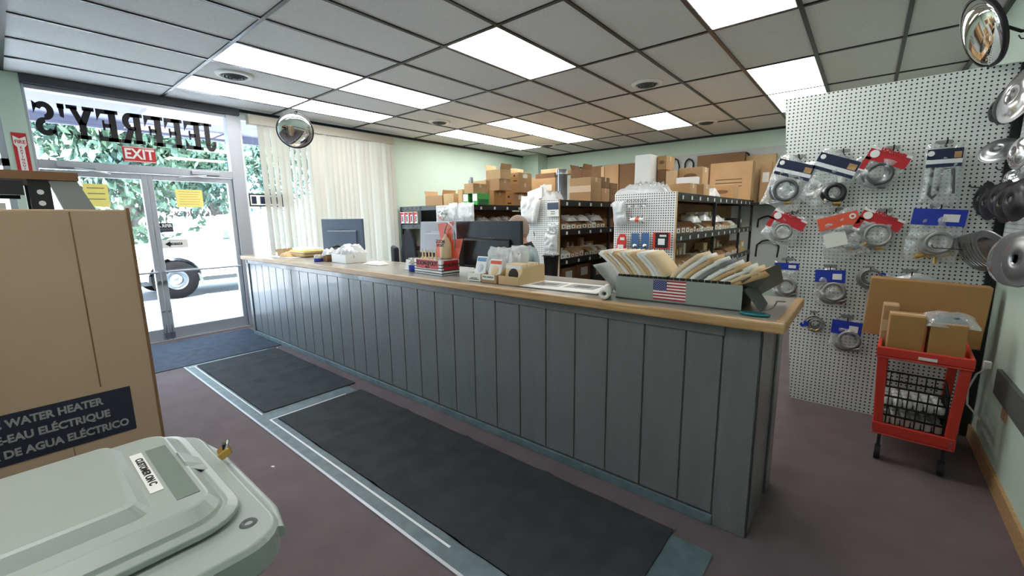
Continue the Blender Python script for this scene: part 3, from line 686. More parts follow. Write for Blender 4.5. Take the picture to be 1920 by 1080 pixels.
t = T('phone', 'small black desk phone behind the far white cartons', 'phone', (-4.42, 2.36, Z)); MB().box(-.06, .06, -.08, .08, 0, .03).put('base', 'black', t, rot=(.2, 0, 0), bevel=.006); MB().tube([(-.04, -.06, .05), (-.04, -.07, .13), (-.03, 0, .15), (-.02, .05, .12)], .014, 8).put('handset', 'black', t)
t = T('office_chair', 'black office chair whose back shows behind the white carton tray', 'chair', (-3.98, 3.05, 0), radians(150))
MB().box(-.22, .22, -.22, .22, .45, .53).put('seat', 'dark_fabric', t, bevel=.03); MB().box(-.2, .2, .2, .26, .62, 1.16).put('backrest', 'dark_fabric', t, bevel=.03); MB().cyl((0, 0, .1), (0, 0, .45), .03).put('gas_lift', 'black_metal', t); MB().box(-.03, .03, .2, .25, .45, .7).put('back_bracket', 'black_metal', t)
b = MB()
for k in range(5): a = 2*pi*k/5; b.tube([(0, 0, .11), (.27*cos(a), .27*sin(a), .06)], .02, 8); b.cyl((.27*cos(a)-.02, .27*sin(a), .03), (.27*cos(a)+.02, .27*sin(a), .03), .03)
b.put('base', 'black_metal', t)
t = T('folded_cloth', 'small folded white cloth with a dark edge lying right of the white carton', 'cloth', (-3.62, 2.30, Z), .05)
crumple(.24, .12, .035, 8, amp=.15).put('fabric', 'paper', t); MB().box(-.125, -.09, -.05, .0, 0, .012).put('dark_tie', 'black', t, bevel=.003)
# paper charts and roll
t = T('display_mat', 'clear topped counter chart with grey photographs, left of the grey book rack', 'counter mat', (-1.40, 2.20, Z), radians(3))
MB().box(-.27, .27, -.13, .15, 0, .003).put('sheet', 'paper', t); MB().box(-.22, -.03, -.05, .10, .003, .004).box(.0, .2, -.03, .11, .003, .004).put('printed_picture', 'hose_gray', t)
MB().box(-.17, -.07, -.01, .06, .004, .0046).box(.05, .15, .01, .08, .004, .0046).put('printed_photo', 'dk_gray', t); MB().box(-.29, .29, -.15, .17, -.0003, .0002).put('clear_cover', 'black', t)
t = T('paper_roll', 'white paper roll with torn end beside the grey book rack', 'paper roll', (-1.07, 2.12, Z), 0)
MB().lathe([(.012, 0), (.012, .17), (.028, .17), (.03, .08), (.028, 0), (.012, 0)], 20, (0, 0, .03), Matrix.Rotation(radians(-70), 3, 'Z')@Matrix.Rotation(pi/2, 3, 'Y')).put('roll', 'paper', t)
crumple(.18, .16, .06, 4).put('loose_sheet', 'paper', t, loc=(.03, .16, 0), rot=(0, 0, .4))
# ------------------------------------------------------------------ catalogue rack
rk = T('catalog_rack', 'grey metal catalogue rack with a flag sticker, near the right end of the counter', 'book rack', (-.70, 2.20, Z), radians(1.5))
L, dp, hh = .60, .26, .115
MB().box(-L/2, L/2, -dp/2, -dp/2+.004, 0, hh).put('front_panel', 'gray_paint', rk); MB().box(-L/2, L/2, dp/2-.004, dp/2, 0, hh).put('back_panel', 'gray_paint', rk); MB().box(-L/2, L/2, -dp/2, dp/2, 0, .004).put('base', 'dk_gray', rk)
Rm = Matrix.Rotation(radians(-42), 3, 'Y')
MB().prism([(-L/2, .0), (-L/2+.004, 0), (-L/2+.004-.14, .135), (-L/2-.14, .135)], -.26, (0, -dp/2, .03), (1, 0, 0), (0, 0, 1)).put('end_wing', 'gray_paint', rk)
_iv = Matrix.Translation(rk.location)@Matrix.Rotation(rk.rotation_euler.z, 4, 'Z'); _iv.invert()
_q = [_iv@on(1, y_, px_, py_) for px_, py_, y_ in ((1389, 527, 2.075), (1405, 562, 2.30), (1467, 527, 2.37), (1460, 494, 2.14))]
MB().hexa(_q, [p_+Vector((.005, .004, -.003)) for p_ in _q]).put('end_wing', 'dk_gray', rk)
MB().prism([(L/2, .09), (L/2+.07, .0), (L/2+.075, .005), (L/2+.01, .1)], -.2, (0, -.1, 0), (1, 0, 0), (0, 0, 1)).put('end_strut', 'dk_gray', rk)
# flag sticker
FW, FH = .158, .098; fx, fz = -.02, .062
fl = MB()
for k in range(13): fl.box(-FW/2, FW/2, -.0012, -.0002, FH/2-FH/13*(k+1), FH/2-FH/13*k, mi=k % 2)
D('flag_red', (178, 34, 52), .5); D('flag_blue', (46, 52, 120), .5)
fo = fl.put('flag_sticker', ['flag_red', 'white'], rk, loc=(fx, -dp/2, fz))
MB().box(-FW/2, -FW/2+FW*.42, -.0016, -.0012, FH/2-FH*7/13, FH/2).put('canton', 'flag_blue', fo)
sb = MB()
for r_ in range(9):
    for q in range(6 if r_ % 2 == 0 else 5):
        x = -FW/2+FW*.42*((q+.5+(.5 if r_ % 2 else 0))/6); z = FH/2-FH*7/13*(r_+.7)/9.4
        sb.prism([(x+.0022*(1 if j % 2 == 0 else .42)*cos(pi/2+j*pi/5), z+.0022*(1 if j % 2 == 0 else .42)*sin(pi/2+j*pi/5)) for j in range(10)], .0003, (0, -.0016, 0), (1, 0, 0), (0, 0, 1))
sb.put('stars', 'white', fo)
fo['label'] = 'flag sticker with red and white stripes'
# catalogues: pages fan from the bottom of the rack and curve outwards
def catalog(x0, lean, th, m, H, lab, curve):
    """page block: base at x0, leaning outward by lean (m) over height H with an S curve; thickness th"""
    t = T('catalog', lab, 'catalogue', (0, 0, 0), group=None); t.parent = None
    def cx_(v):
        w_ = max(0, (v-.36)/.64); return lean*(1.45*w_*w_/(w_+.45))
    n = 10; pts = [(x0+cx_(k/n), .02+H*k/n-(.02*(k/n)**3)) for k in range(n+1)]
    b = MB(); vs = []
    thv = [th*(.8+.25*(k/n)) for k in range(n+1)]
    for k, (x, z) in enumerate(pts):
        dx = (pts[min(k+1, n)][0]-pts[max(k-1, 0)][0]); dz = (pts[min(k+1, n)][1]-pts[max(k-1, 0)][1]); L_ = sqrt(dx*dx+dz*dz); nx, nz = dz/L_, -dx/L_
        for s in (-.5, .5):
            for y in (-.115, .115): vs.append((x+nx*thv[k]*s, y, z+nz*thv[k]*s))
    fs = []
    for k in range(n):
        a = k*4; c_ = a+4
        fs += [(a, a+1, c_+1, c_), (a+3, a+2, c_+2, c_+3), (a+2, a, c_, c_+2), (a+1, a+3, c_+3, c_+1)]
    fs += [(0, 2, 3, 1), (n*4, n*4+1, n*4+3, n*4+2)]
    b._add(vs, fs, 0, True)
    t.location = rk.location; t.rotation_euler = rk.rotation_euler
    b.put('page_block', m, t)
    MB().box(x0-th*.46, x0+th*.46, -.121, .121, .005, .126).put('black_binder', 'black', t)
    return t
D('page_white', (240, 238, 230), .8, bump=(300, .3), stretch=(20, .2, 1)); D('page_tan', (206, 170, 122), .8); D('page_cream', (226, 204, 164), .8); D('page_grey', (120, 124, 124), .8)
cols = ['page_white', 'page_cream', 'page_white', 'page_tan', 'page_cream', 'page_white', 'page_cream', 'page_tan', 'page_white', 'page_white', 'page_cream']
names = {'page_white': 'white', 'page_tan': 'tan', 'page_cream': 'cream', 'page_grey': 'grey'}
pos = ['leftmost', 'second from the left', 'third from the left', 'fourth from the left', 'fifth from the left', 'sixth from the left', 'seventh from the left', 'eighth from the left', 'ninth from the left', 'tenth from the left', 'eleventh, at the middle gap']
for k in range(11):
    u = k/10; catalog(-.283+.0235*k, -.125+.025*u, .0215, cols[k], .235, f'{names[cols[k]]} paged catalogue leaning left in the grey rack, {pos[k]}', .02)
cols2 = ['page_cream', 'page_white', 'page_tan', 'page_white', 'page_grey', 'page_white', 'page_tan', 'page_white', 'page_cream', 'page_tan']
pos2 = ['first right of the middle gap', 'second right of the gap', 'third right of the gap', 'fourth right of the gap', 'fifth right of the gap', 'sixth right of the gap', 'seventh right of the gap', 'third from the right end', 'second from the right end', 'rightmost and flattest']
for k in range(10):
    u = k/9; catalog(-.02+.0285*k, .125+.02*u, .026, cols2[k], .235-.065*u, f'{names[cols2[k]]} paged catalogue leaning right in the grey rack, {pos2[k]}', .03)
# fly swatter / teal paddle on the counter end
t = T('fly_swatter', 'teal oval paddle with a thin wire handle lying on the counter end', 'paddle', (-.335, 2.035, Z+.004), 0)
MB().lathe([(.0001, -.003), (.058, -.003), (.06, 0), (.058, .003), (.0001, .003)], 26, M=Matrix.Diagonal((1, .62, 1)).to_3x3()).put('paddle', 'teal', t)
MB().tube([(.02, .03, .004), (.05, .13, .01), (.055, .2, .03), (.075, .26, .02), (.07, .33, .006)], .003, 6).tube([(.055, .2, .03), (.045, .25, .02), (.07, .33, .006)], .003, 6).put('wire_handle', 'steel', t)
# ------------------------------------------------------------------ tall pegboard partition
PY = 3.90
pb = T('pegboard_partition', 'tall white pegboard partition standing at the right wall, hung with bagged hoses', 'pegboard', (0, PY, 0))
b = MB(); b.prism([(-.345, 0), (.60, 0), (.60, 2.31), (-.555, 2.305)], -.006, (0, 0, 0), (1, 0, 0), (0, 0, 1)); b.put('pegboard_panel', 'peg_xz', pb)
MB().box(.60, .645, -.02, .03, 0, 2.3).put('dark_gap_strip', 'black', pb)  # black strip standing in for the dark gap at the wall
MB().prism([(-.342, 0), (-.30, 0), (-.51, 2.29), (-.552, 2.29)], -.04, (0, .007, 0), (1, 0, 0), (0, 0, 1)).put('rear_stud', 'oak', pb)
for s_, x_, z_ in (('J1A-', -.47, 1.745), ('J1B-', -.44, 1.43), ('J1C-', -.425, 1.115)): text(s_, .024, 'ink', pb, (x_, -.0025, z_), (1, 0, 0), (0, 0, 1), bold=.001, name='stencilled_code')
# wall pegboard above the cart
wp = MB().box(-.008, 0, 1.4, 3.86, 1.16, 2.33).put('wall_pegboard', 'peg_yz', loc=(XR-.003, 0, 0)); tag(wp, 'white pegboard panel fixed flat on the right wall, holding round pans', 'pegboard')
t = T('marker_plate', 'small white plate with a black square near the top right of the pegboard', 'plate', (.565, PY-.012, 2.075))
MB().box(-.028, .028, -.004, 0, -.028, .028).put('plate', 'white', t, bevel=.003); MB().box(-.018, .018, -.006, -.004, -.018, .018).put('black_square', 'black', t)
RX = Matrix.Rotation(pi/2, 3, 'X')
def hook(t, x, z, L=.10, bent=True, tag_=True):
    MB().tube([(x, -.001, z), (x, -L*.5, z), (x, -L, z+.004), (x, -L-.008, z+.018)], .0028, 6).put('hook', 'black', t)
    if tag_: MB().box(x-.030, x+.022, -.012, -.008, z+.006, z+.022).put('price_tag', 'hose_gray', t)
def hanging_bag(x, z, w, h, rot, lab, header, coil, film='bag', hy=-.05, extra=None, hk=True, cr=None):
    """bag hanging from hook at (x,z) on the partition; header=(kind colours)"""
    t = T('bagged_hose', lab, 'bagged hose', (x, PY-.01, z))
    if hk: hook(t, 0, 0, .09)
    M = Matrix.Rotation(radians(rot), 4, 'Y'); t2 = Matrix.Translation((0, hy, 0))@M
    sd = int((x+3)*100+z*10)
    def film_fn(side):
        def f(u, v):
            X = (u-.5)*w*(1+.05*sin(7*v+sd)); Zz = -v*h+.01*sin(8*u+sd); e = (min(1, 5*min(u, 1-u, v, 1-v)))**.6
            return t2@Vector((X, side*(.018*e*(1+.9*noise.noise(Vector((X*30+sd, Zz*30, side)))))-side*0, Zz))
        return f
    b = MB().grid(18, 22, film_fn(-1)); b.grid(18, 22, film_fn(1), flip=True); b.put('plastic_film', film, t)
    kind = header[0]
    hb = MB()
    def rect(x0, x1, z0, z1, y=-.021, m=0, b=hb, th=.0015):
        vs = [t2@Vector(p) for p in ((x0, y, z0), (x1, y, z0), (x1, y, z1), (x0, y, z1))]; nn = t2.to_3x3()@Vector((0, th, 0))
        b._add(vs+[v+nn for v in vs], [(0, 1, 2, 3), (7, 6, 5, 4), (0, 4, 5, 1), (1, 5, 6, 2), (2, 6, 7, 3), (3, 7, 4, 0)], m)
    U3 = t2.to_3x3()@Vector((0, 0, 1)); R3 = t2.to_3x3()@Vector((1, 0, 0))
    if kind == 'navy':
        rect(-w*.46, w*.46, -h*.24, -h*.07); hb.put('header_card', 'navy', t)
        b2 = MB(); rect(-w*.46, w*.46, -h*.31, -h*.245, b=b2); b2.put('white_stripe', 'alu_white', t)
        b2 = MB(); rect(-w*.46, w*.46, -h*.37, -h*.315, b=b2); b2.put('navy_stripe', 'navy', t)
        b2 = MB(); rect(w*.24, w*.42, -h*.23, -h*.13, y=-.0225, b=b2); b2.put('orange_patch', 'oak', t)
        b2 = MB(); b2.lathe([(.011, 0), (.0001, .001)], 14, t2@Vector((-w*.36, -.0225, -h*.14)), RX); b2.put('logo_dot', 'white', t)
        text('HOSE KIT', h*.035, 'navy', t, t2@Vector((0, -.0225, -h*.278)), R3, U3) if False else None
    elif kind == 'red':
        rect(-w*.5, w*.5, -h*.36, -h*.09); rect(-w*.5, -w*.36, -h*.62, -h*.3); hb.put('header_card', 'red_sign', t)
        b2 = MB(); rect(-w*.5, w*.5, -h*.09, -h*.03, b=b2); rect(-w*.5, -w*.30, -h*.66, -h*.61, b=b2); b2.put('white_stripe', 'white', t)
        text(header[1], h*.075, 'red_sign', t, t2@Vector((w*.05, -.0245, -h*.055)), R3, U3, bold=.0015, ext=.0004)
        b2 = MB(); b2.lathe([(.017, 0), (.0001, .001)], 16, t2@Vector((-w*.34, -.0235, -h*.2)), t2.to_3x3()@RX); b2.put('logo_dot', 'white', t)
    elif kind == 'orange':
        rect(-w*.47, w*.47, -h*.33, -h*.06); hb.put('header_card', 'orange', t)
        b2 = MB(); rect(-w*.42, w*.1, -h*.72, -h*.42, b=b2); b2.put('white_leaflet', 'paper', t)
        b2 = MB(); b2.lathe([(.013, 0), (.006, .0)], 16, t2@Vector((w*.34, -.0235, -h*.16)), t2.to_3x3()@RX); b2.put('logo_ring', 'white', t)
    elif kind == 'blue':
        rect(-w*.5, w*.5, -h*header[1], -.0); hb.put('header_band', header[2], t)
        b2 = MB(); rect(w*.08, w*.38, -h*header[1]*.75, -h*header[1]*.3, y=-.0225, b=b2); b2.put('barcode_label', 'white', t)
    if coil:
        R, r_, m, n_, cx0, cz0 = coil
        q = MB()
        for k in range(n_):
            q.torus(t2@Vector((cx0+.004*k*(-1)**k, -.004-.012*(k % 3)+.008, cz0+.005*k)), R-(.005*k), r_, t2.to_3x3()@RX, 34, 8)
        q.put('coiled_hose', m, t)
        q = MB(); p0 = t2@Vector((cx0-R*.9, 0, cz0-R*.5)); q.cyl(p0, p0+R3*.03-U3*.02, r_*1.6, n=6); p1 = t2@Vector((cx0+R*.5, -.006, cz0-R*.8)); q.cyl(p1, p1+R3*.028+U3*.01, r_*1.6, n=6)
        q.put('end_fittings', header[3] if len(header) > 3 else 'brass', t)
    if extra: extra(t, t2)
    return t
def fittings(m, n, wx, z0, z1, r=.011):
    def f(t, t2):
        rr = random.Random(n)
        q = MB()
        for k in range(n):
            p = t2@Vector((rr.uniform(-wx, wx), rr.uniform(-.012, .002), rr.uniform(z0, z1))); d = Vector((rr.uniform(-1, 1), rr.uniform(-.2, .2), rr.uniform(-1, 1))).normalized()*.03
            q.cyl(p, p+d, r*rr.uniform(.6, 1.1), n=10)
        q.put('fittings', m, t)
    return f
Pk = lambda px, py: on(1, PY-.05, px, py)
def hb_(px, py, *a, **k):
    p = Pk(px, py); t = hanging_bag(p.x, p.z, *a, **k); t.scale = (1.5, 1.2, 1.5); return t
hb_(1500, 298, .17, .25, 18, 'navy headed bag with a dark coiled hose, top row leftmost under the J1A code', ('navy',), (.058, .008, 'hose_dark', 4, -.005, -.165), extra=fittings('alu_white', 8, .03, -.20, -.13))
hb_(1582, 288, .18, .26, 22, 'navy headed bag of white fittings and black hose, top row second', ('navy',), (.045, .009, 'black', 4, .045, -.18), extra=fittings('white', 14, .055, -.22, -.12, .014))
hb_(1675, 282, .15, .175, 24, 'red headed bag with a grey coiled hose, top row third', ('red', 'UCProducts', 0, 'steel'), (.052, .007, 'hose_dark', 4, .0, -.115))
hb_(1773, 272, .115, .245, 0, 'narrow navy headed bag with a dark looped cord, top row rightmost', ('navy',), None, extra=lambda t, t2: MB().tube([t2@Vector(p) for p in ((-.03, -.01, -.09), (-.032, -.012, -.2), (-.02, -.012, -.215), (-.008, -.012, -.2), (-.005, -.01, -.1), (.03, -.012, -.095), (.04, -.012, -.2))], .007, 8).put('looped_cord', 'hose_dark', t))
hb_(1487, 402, .155, .155, 26, 'red headed bag with a thin grey hose, second row leftmost under the J1B code', ('red', 'UCProducts', 0, 'steel'), (.045, .005, 'hose_gray', 3, .0, -.10))
hb_(1568, 398, .165, .22, -16, 'orange headed bag with a folded white leaflet, second row second', ('orange',), (.042, .006, 'hose_dark', 2, .035, -.145))
hb_(1661, 400, .155, .160, 24, 'red headed bag with a grey hose and brass fitting, second row third', ('red', 'UCProducts'), (.055, .006, 'hose_gray', 3, .015, -.105))
hb_(1762, 392, .165, .215, 4, 'wide blue headed bag with a large braided hose and yellow end fittings, second row rightmost', ('blue', .32, 'blue', 'brass'), (.050, .0065, 'hose_gray', 3, .012, -.150), extra=fittings('brass', 4, .03, -.205, -.185, .008))
hb_(1477, 492, .105, .19, 0, 'blue headed bag with braided hose, third row leftmost behind the rack wing', ('blue', .18, 'blue', 'steel'), (.045, .008, 'hose_gray', 3, .0, -.13))
hb_(1558, 505, .118, .16, -2, 'purple blue headed bag with a round braided hose, third row second', ('blue', .42, 'navy_violet', 'steel') if False else ('blue', .38, 'blue', 'steel'), (.050, .007, 'hose_gray', 3, .01, -.115))
t = T('coiled_hose', 'loose coil of braided steel hose behind the top corner of the large cart box', 'hose coil', (Pk(1632, 505).x, PY-.03, Pk(1632, 505).z)); hook(t, 0, 0, .06)
q = MB()
for k in range(5): q.torus((.004*k, -.015-.008*(k % 3), -.065+.003*k), .068-.006*k, .0065, RX, 36, 8)
q.put('hose', 'hose_gray', t); MB().cyl((.06, -.03, -.02), (.085, -.03, -.03), .008, n=6).put('end_fitting', 'blue', t)
t = T('coiled_hose', 'loose coil of grey braided hoses with a blue tag, bottom row left', 'hose coil', (Pk(1527, 590).x, PY-.03, Pk(1527, 590).z)); hook(t, 0, .004, .05)
q = MB()
for k in range(9): q.torus((-.008+.004*k, -.012-.009*(k % 4), -.058+.010*(k % 3)-.004*k), .046-.002*(k % 3), .006, RX@Matrix.Rotation(.1*(k % 3), 3, 'X'), 32, 8)
q.put('hose', 'hose_gray', t); MB().box(-.06, -.03, -.055, -.05, -.085, -.05).prism([(-.085, -.08), (-.06, -.1), (-.05, -.085), (-.075, -.062)], .002, (0, -.055, 0), (1, 0, 0), (0, 0, 1)).put('blue_tag', 'blue', t); MB().cyl((-.02, -.04, -.115), (.0, -.04, -.108), .008, n=6).cyl((.02, -.04, -.118), (.035, -.04, -.106), .008, n=6).put('end_fitting', 'brass', t)
hb_(1590, 600, .115, .15, 3, 'blue headed bag with braided hose, bottom row right beside the red cart', ('blue', .45, 'blue', 'steel'), (.048, .007, 'hose_gray', 3, .01, -.10))
hb_(1708, 515, .17, .09, 0, 'clear crinkled bag top poking above the large box on the cart', ('none',), None, film='bag_milky')
# ------------------------------------------------------------------ round pans on the wall pegboard
def wallhook(y, z, L, lab=None):
    t = T('pegboard_hook', lab, 'hook', (XR-.012, y, z)); MB().tube([(0, 0, 0), (-L*.6, 0, 0), (-L, 0, .006), (-L-.01, 0, .025)], .003, 6).tube([(0, 0, .025), (-.004, 0, .012), (-.01, 0, 0)], .003, 6).put('wire', 'black', t); return t
RYm = Matrix.Rotation(-pi/2, 3, 'Y')
def drip_pan(R, m='chrome', depth=.03):
    """bowl whose axis is local -X"""
    b = MB(); b.lathe([(R, 0), (R*1.03, .003), (R, .006), (R*.94, .002), (R*.72, depth*.7), (R*.4, depth), (R*.16, depth), (R*.16, depth*.9), (R*.4, depth*.92), (R*.7, depth*.6), (R*.93, -.001), (R, 0)], 36, M=RYm); return b
def pan(y, z, xo, R, m, lab, tilt=(0, 0), rz=0, group=None, depth=.03, rim=None):
    t = T('drip_pan', lab, 'drip pan', (XR-.012-xo, y, z-R*.86), group=group, rot=(0, radians(tilt[0]), radians(tilt[1])))
    drip_pan(R, depth=depth).put('bowl', m, t); return t
D('pan_black', (20, 20, 22), .3)
wallhook(3.33, 2.285, .14, 'black wire hook carrying the large chrome pan at the top edge')
def wpt(px, py, x): return on(0, x, px, py)
def wpan(px, py, x, R, m, lab, tilt=(0, 0), depth=.03, group=None):
    p = wpt(px, py, x); t = T('drip_pan', lab, 'drip pan', p, group=group, rot=(0, radians(tilt[0]), radians(tilt[1]))); drip_pan(R, depth=depth).put('bowl', m, t); return t
wpan(1912, 178, .50, .125, 'chrome', 'large shiny chrome pan on the top hook, cut by the right edge', (10, 20))
wpan(1890, 195, .52, .10, 'pan_black', 'large black pan behind the top chrome one', (5, 22))
wpan(1872, 205, .53, .07, 'pan_black', 'smaller black pan, leftmost of the top row on the right wall', (5, 18))
wallhook(wpt(1858, 265, .64).y, wpt(1858, 265, .64).z, .10, 'wire hook holding the tilted chrome pan on the right wall')
wpan(1873, 283, .55, .085, 'steel', 'tilted shiny metal pan hanging alone in the second row of the right wall', (35, 60))
wpan(1916, 285, .50, .075, 'chrome', 'chrome pan in the second row, cut by the right edge of the view', (5, 15))
wallhook(wpt(1885, 258, .64).y, wpt(1885, 258, .64).z, .14, 'upper wire hook of the second pan row')
wallhook(wpt(1895, 350, .64).y, wpt(1895, 350, .64).z, .16, 'wire hook through the row of black pans')
for k, (px, py, l) in enumerate([(1847, 372, 'first black pan from the left in the third row'), (1861, 380, 'second black pan from the left in the third row'), (1880, 373, 'third black pan from the left in the third row'), (1893, 380, 'fourth black pan from the left in the third row'), (1912, 375, 'rightmost black pan of the third row')]):
    wpan(px, py, .54, .098, 'pan_black', l, (4, 16), .035)
wallhook(wpt(1905, 318, .64).y, wpt(1905, 318, .64).z, .07, 'short wire hook just above the row of black pans')
wpan(1905, 330, .575, .05, 'chrome', 'small chrome pan just above the row of black pans', (40, 40))
p0, p1 = wpt(1790, 478, .52), wpt(1868, 470, .52)
t = T('burner_ring', 'thin chrome trim ring in the long leaning row of rings at the wall corner', 'trim ring', p0, group='leaning row of chrome trim rings', rot=(0, radians(-28), radians(24)), )
MB().lathe([(.118, 0), (.122, .004), (.118, .008), (.106, .006), (.088, .018), (.086, .018), (.104, .002), (.118, 0)], 40, M=RYm).put('ring', 'steel', t)
for k in range(1, 14): dup(t, p0.lerp(p1, k/13))
wallhook(wpt(1885, 470, .64).y, wpt(1885, 470, .64).z, .30, 'long wire hook through the row of chrome trim rings')
wpan(1890, 486, .50, .105, 'chrome', 'largest chrome pan at the front of the trim ring row', (4, 24), .03)
for k in range(4): wpan(1898+6*k, 486, .48, .108, 'steel', 'large dark rimmed pan nested behind the largest chrome one', (2, 20), .02, group='large dark rimmed pans')
t = T('price_slip', 'small white paper slip stuck on the largest chrome pan', 'paper slip', wpt(1889, 488, .455), rot=(0, 0, radians(38))); MB().box(-.001, 0, -.02, .02, -.025, .025).put('slip', 'paper', t)
# ------------------------------------------------------------------ convex mirrors
def convex(lab, loc, R, nrm, arm):
    t = T('convex_mirror', lab, 'convex mirror', loc)
    q = Vector(nrm).to_track_quat('Z', 'Y').to_matrix(); n = 10; dome = .20*R
    MB().lathe([(R*cos(pi/2*k/n) if k < n else .0001, dome*sin(pi/2*k/n)) for k in range(n+1)], 48, M=q).put('mirror_dome', 'chrome_mirror', t)
    MB().lathe([(R*.985, -.012), (R*1.045, -.012), (R*1.055, .0), (R*1.04, .012), (R*.985, .012)], 48, M=q).put('rim', 'black', t)
    MB().lathe([(R, -.008), (R*.6, -.03), (.0001, -.035)], 32, M=q).put('back_shell', 'dk_gray', t)
    b = MB(); b.tube([q@Vector((0, 0, -.03))]+[Vector(a) for a in arm], .009, 8); b.obox(arm[-1], (.06, .02, .08)); b.put('bracket_arm', 'black_metal', t)
    return t
D('chrome_mirror', (235, 238, 238), .03, 1)
convex('round convex mirror in a black rim hanging before the top of the blinds', (-5.95, 2.70, 2.635), .215, (.86, -.42, -.28), [(-.12, .06, .08), (-.2, .12, .287)])
pm = on(0, .42, 1843, 61)
convex('round convex mirror at the top right, tilted away on a wall bracket', tuple(pm), .195, (-.88, -.22, -.34), [(.1, .05, .02), (.16, .05, -.02), (XR-pm.x-.012, .05, -.02)])
# ------------------------------------------------------------------ red cart and what stands on it
ck = T('utility_cart', 'red plastic two shelf utility cart on black casters by the right wall', 'cart', (.325, 3.45, 0), radians(-3))
W2, D2 = .185, .30
def tray(z, w, d, h, name):
    b = MB(); b.box(-w, w, -d, d, z, z+.012); b.box(-w, w, -d, -d+.018, z+.012, z+h).box(-w, w, d-.018, d, z+.012, z+h).box(-w, -w+.018, -d+.018, d-.018, z+.012, z+h).box(w-.018, w, -d+.018, d-.018, z+.012, z+h); return b.put(name, 'red', ck, bevel=.006)
tray(.165, W2-.01, D2-.01, .075, 'lower_shelf'); tr_ = tray(.635, W2+.01, D2+.01, .065, 'upper_shelf')
for sx in (-1, 1):
    for sy in (-1, 1):
        bq = lambda z, o, sx=sx, sy=sy: [(sx*(W2-o)-.022, sy*(D2-o)-.022, z), (sx*(W2-o)+.022, sy*(D2-o)-.022, z), (sx*(W2-o)+.022, sy*(D2-o)+.022, z), (sx*(W2-o)-.022, sy*(D2-o)+.022, z)]
        MB().hexa(bq(.235, .035), bq(.64, .018)).put('corner_post', 'red', ck, bevel=.006)
        cs = MB().box(sx*(W2-.05)-.008, sx*(W2-.05)+.008, sy*(D2-.05)-.012, sy*(D2-.05)+.012, .055, .165).put('caster', 'black_metal', ck)
        MB().cyl((sx*(W2-.05)-.014, sy*(D2-.05), .042), (sx*(W2-.05)+.014, sy*(D2-.05), .042), .042, n=22).put('caster_wheel', 'rubber', cs)
MB().tube([(-W2-.01, D2-.05, .685), (-W2-.02, D2+.04, .75), (W2+.02, D2+.04, .75), (W2+.01, D2-.05, .685)], .014, 8).put('handle', 'red', ck)
MB().box(-.02, .055, -D2-.0135, -D2-.0105, .657, .673).put('name_label', 'white', ck)
b = MB()
for x in (-W2+.02, W2-.03):
    for z in (.185, .215): b.cyl((x, -D2+.012, z), (x, -D2+.003, z), .006, n=8)
b.put('bolts', 'steel', ck)
def carton(lab, x0, x1, y0, y1, z0, z1, m='card', rz=0, name='cardboard_box', tape=True, flap=False, mark=None, group=None, mlabel=None, rot=None, tapeface='y'):
    w, d, h = x1-x0, y1-y0, z1-z0
    t = T(name, lab, 'cardboard box', ((x0+x1)/2, (y0+y1)/2, z0), rz, group, rot=rot)
    MB().box(-w/2, w/2, -d/2, d/2, 0, h).put('carton', m, t, bevel=min(.004, h*.06))
    if tape:
        tw = min(.05, w*.3)
        MB().box(-w/2-.0005, w/2+.0005, -tw/2, tw/2, h-.001, h+.0006).box(w/2, w/2+.0006, -tw/2, tw/2, h-min(.06, h*.4), h).put('tape', 'card_tape', t)
    if mark == 'band': MB().box(-w/2-.0004, w/2+.0006, -d/2-.0008, -d/2, h*.40, h*.66).put('tape_band', 'card_tape', t)
    if mark == 'print':
        MB().box(-w*.32, -w*.02, -d/2-.0008, -d/2, h*.42, h*.64).put('printed_block', 'card_dark', t); MB().box(w*.12, w*.36, -d/2-.0008, -d/2, h*.16, h*.26).put('printed_line', 'ink', t)
        MB().lathe([(min(w, h)*.10, 0), (.0001, .0005)], 12, (w*.2, -d/2-.0004, h*.7), RX).put('printed_emblem', 'ink', t)
        MB().box(w/2, w/2+.001, -d*.2, d*.15, h*.5, h*.85).put('white_label', 'paper', t)
    if mark == 'oval': MB().lathe([(1, 0), (.0001, .0005)], 24, (0, -d/2-.0006, h*.52), RX@Matrix.Diagonal((w*.28, h*.14, 1)).to_3x3()).put('printed_oval', 'card_dark', t)
    if mark == 'lines':
        for q_, (a0_, zz) in enumerate(((.0, .55), (.02, .46), (.0, .37))): MB().box(-w*.36, w*.28, -d/2-.0008, -d/2, h*zz, h*(zz+.018)).put('printed_line', 'ink', t)
    if mark == 'label': MB().box(-w*.3, w*.32, -d/2-.001, -d/2, h*.5, h*.74).put('white_label', 'paper', t)
    if flap:
        for s in (-1, 1): MB().obox((s*(w/2+.004), 0, h+min(w, .12)*.35), (.004, d*.96, min(w, .12)*.75), Matrix.Rotation(s*radians(18), 3, 'Y')).put('flap', m, t)
    return t
ZT = .648
t = carton('large flat cardboard box standing upright on the cart against the pegboard', -.0, .54, 3.56, 3.68, ZT, ZT+.372, 'card_cart', radians(-3), tape=False)
t.location = (.315, 3.655, ZT+.012)
t.rotation_euler = (0, radians(2), radians(-2))
carton('short square cardboard box with a tape band, leftmost on the red cart', .128, .20, 3.36, 3.50, ZT+.001, ZT+.26, 'card', mark='band')
carton('square cardboard box, middle of the three small boxes on the red cart', .155, .305, 3.20, 3.34, ZT+.001, ZT+.235, 'card_cart', tape=True)
carton('square cardboard box carrying a clear bag, rightmost on the red cart', .325, .47, 3.20, 3.36, ZT+.001, ZT+.21, 'card_cart', tape=False)
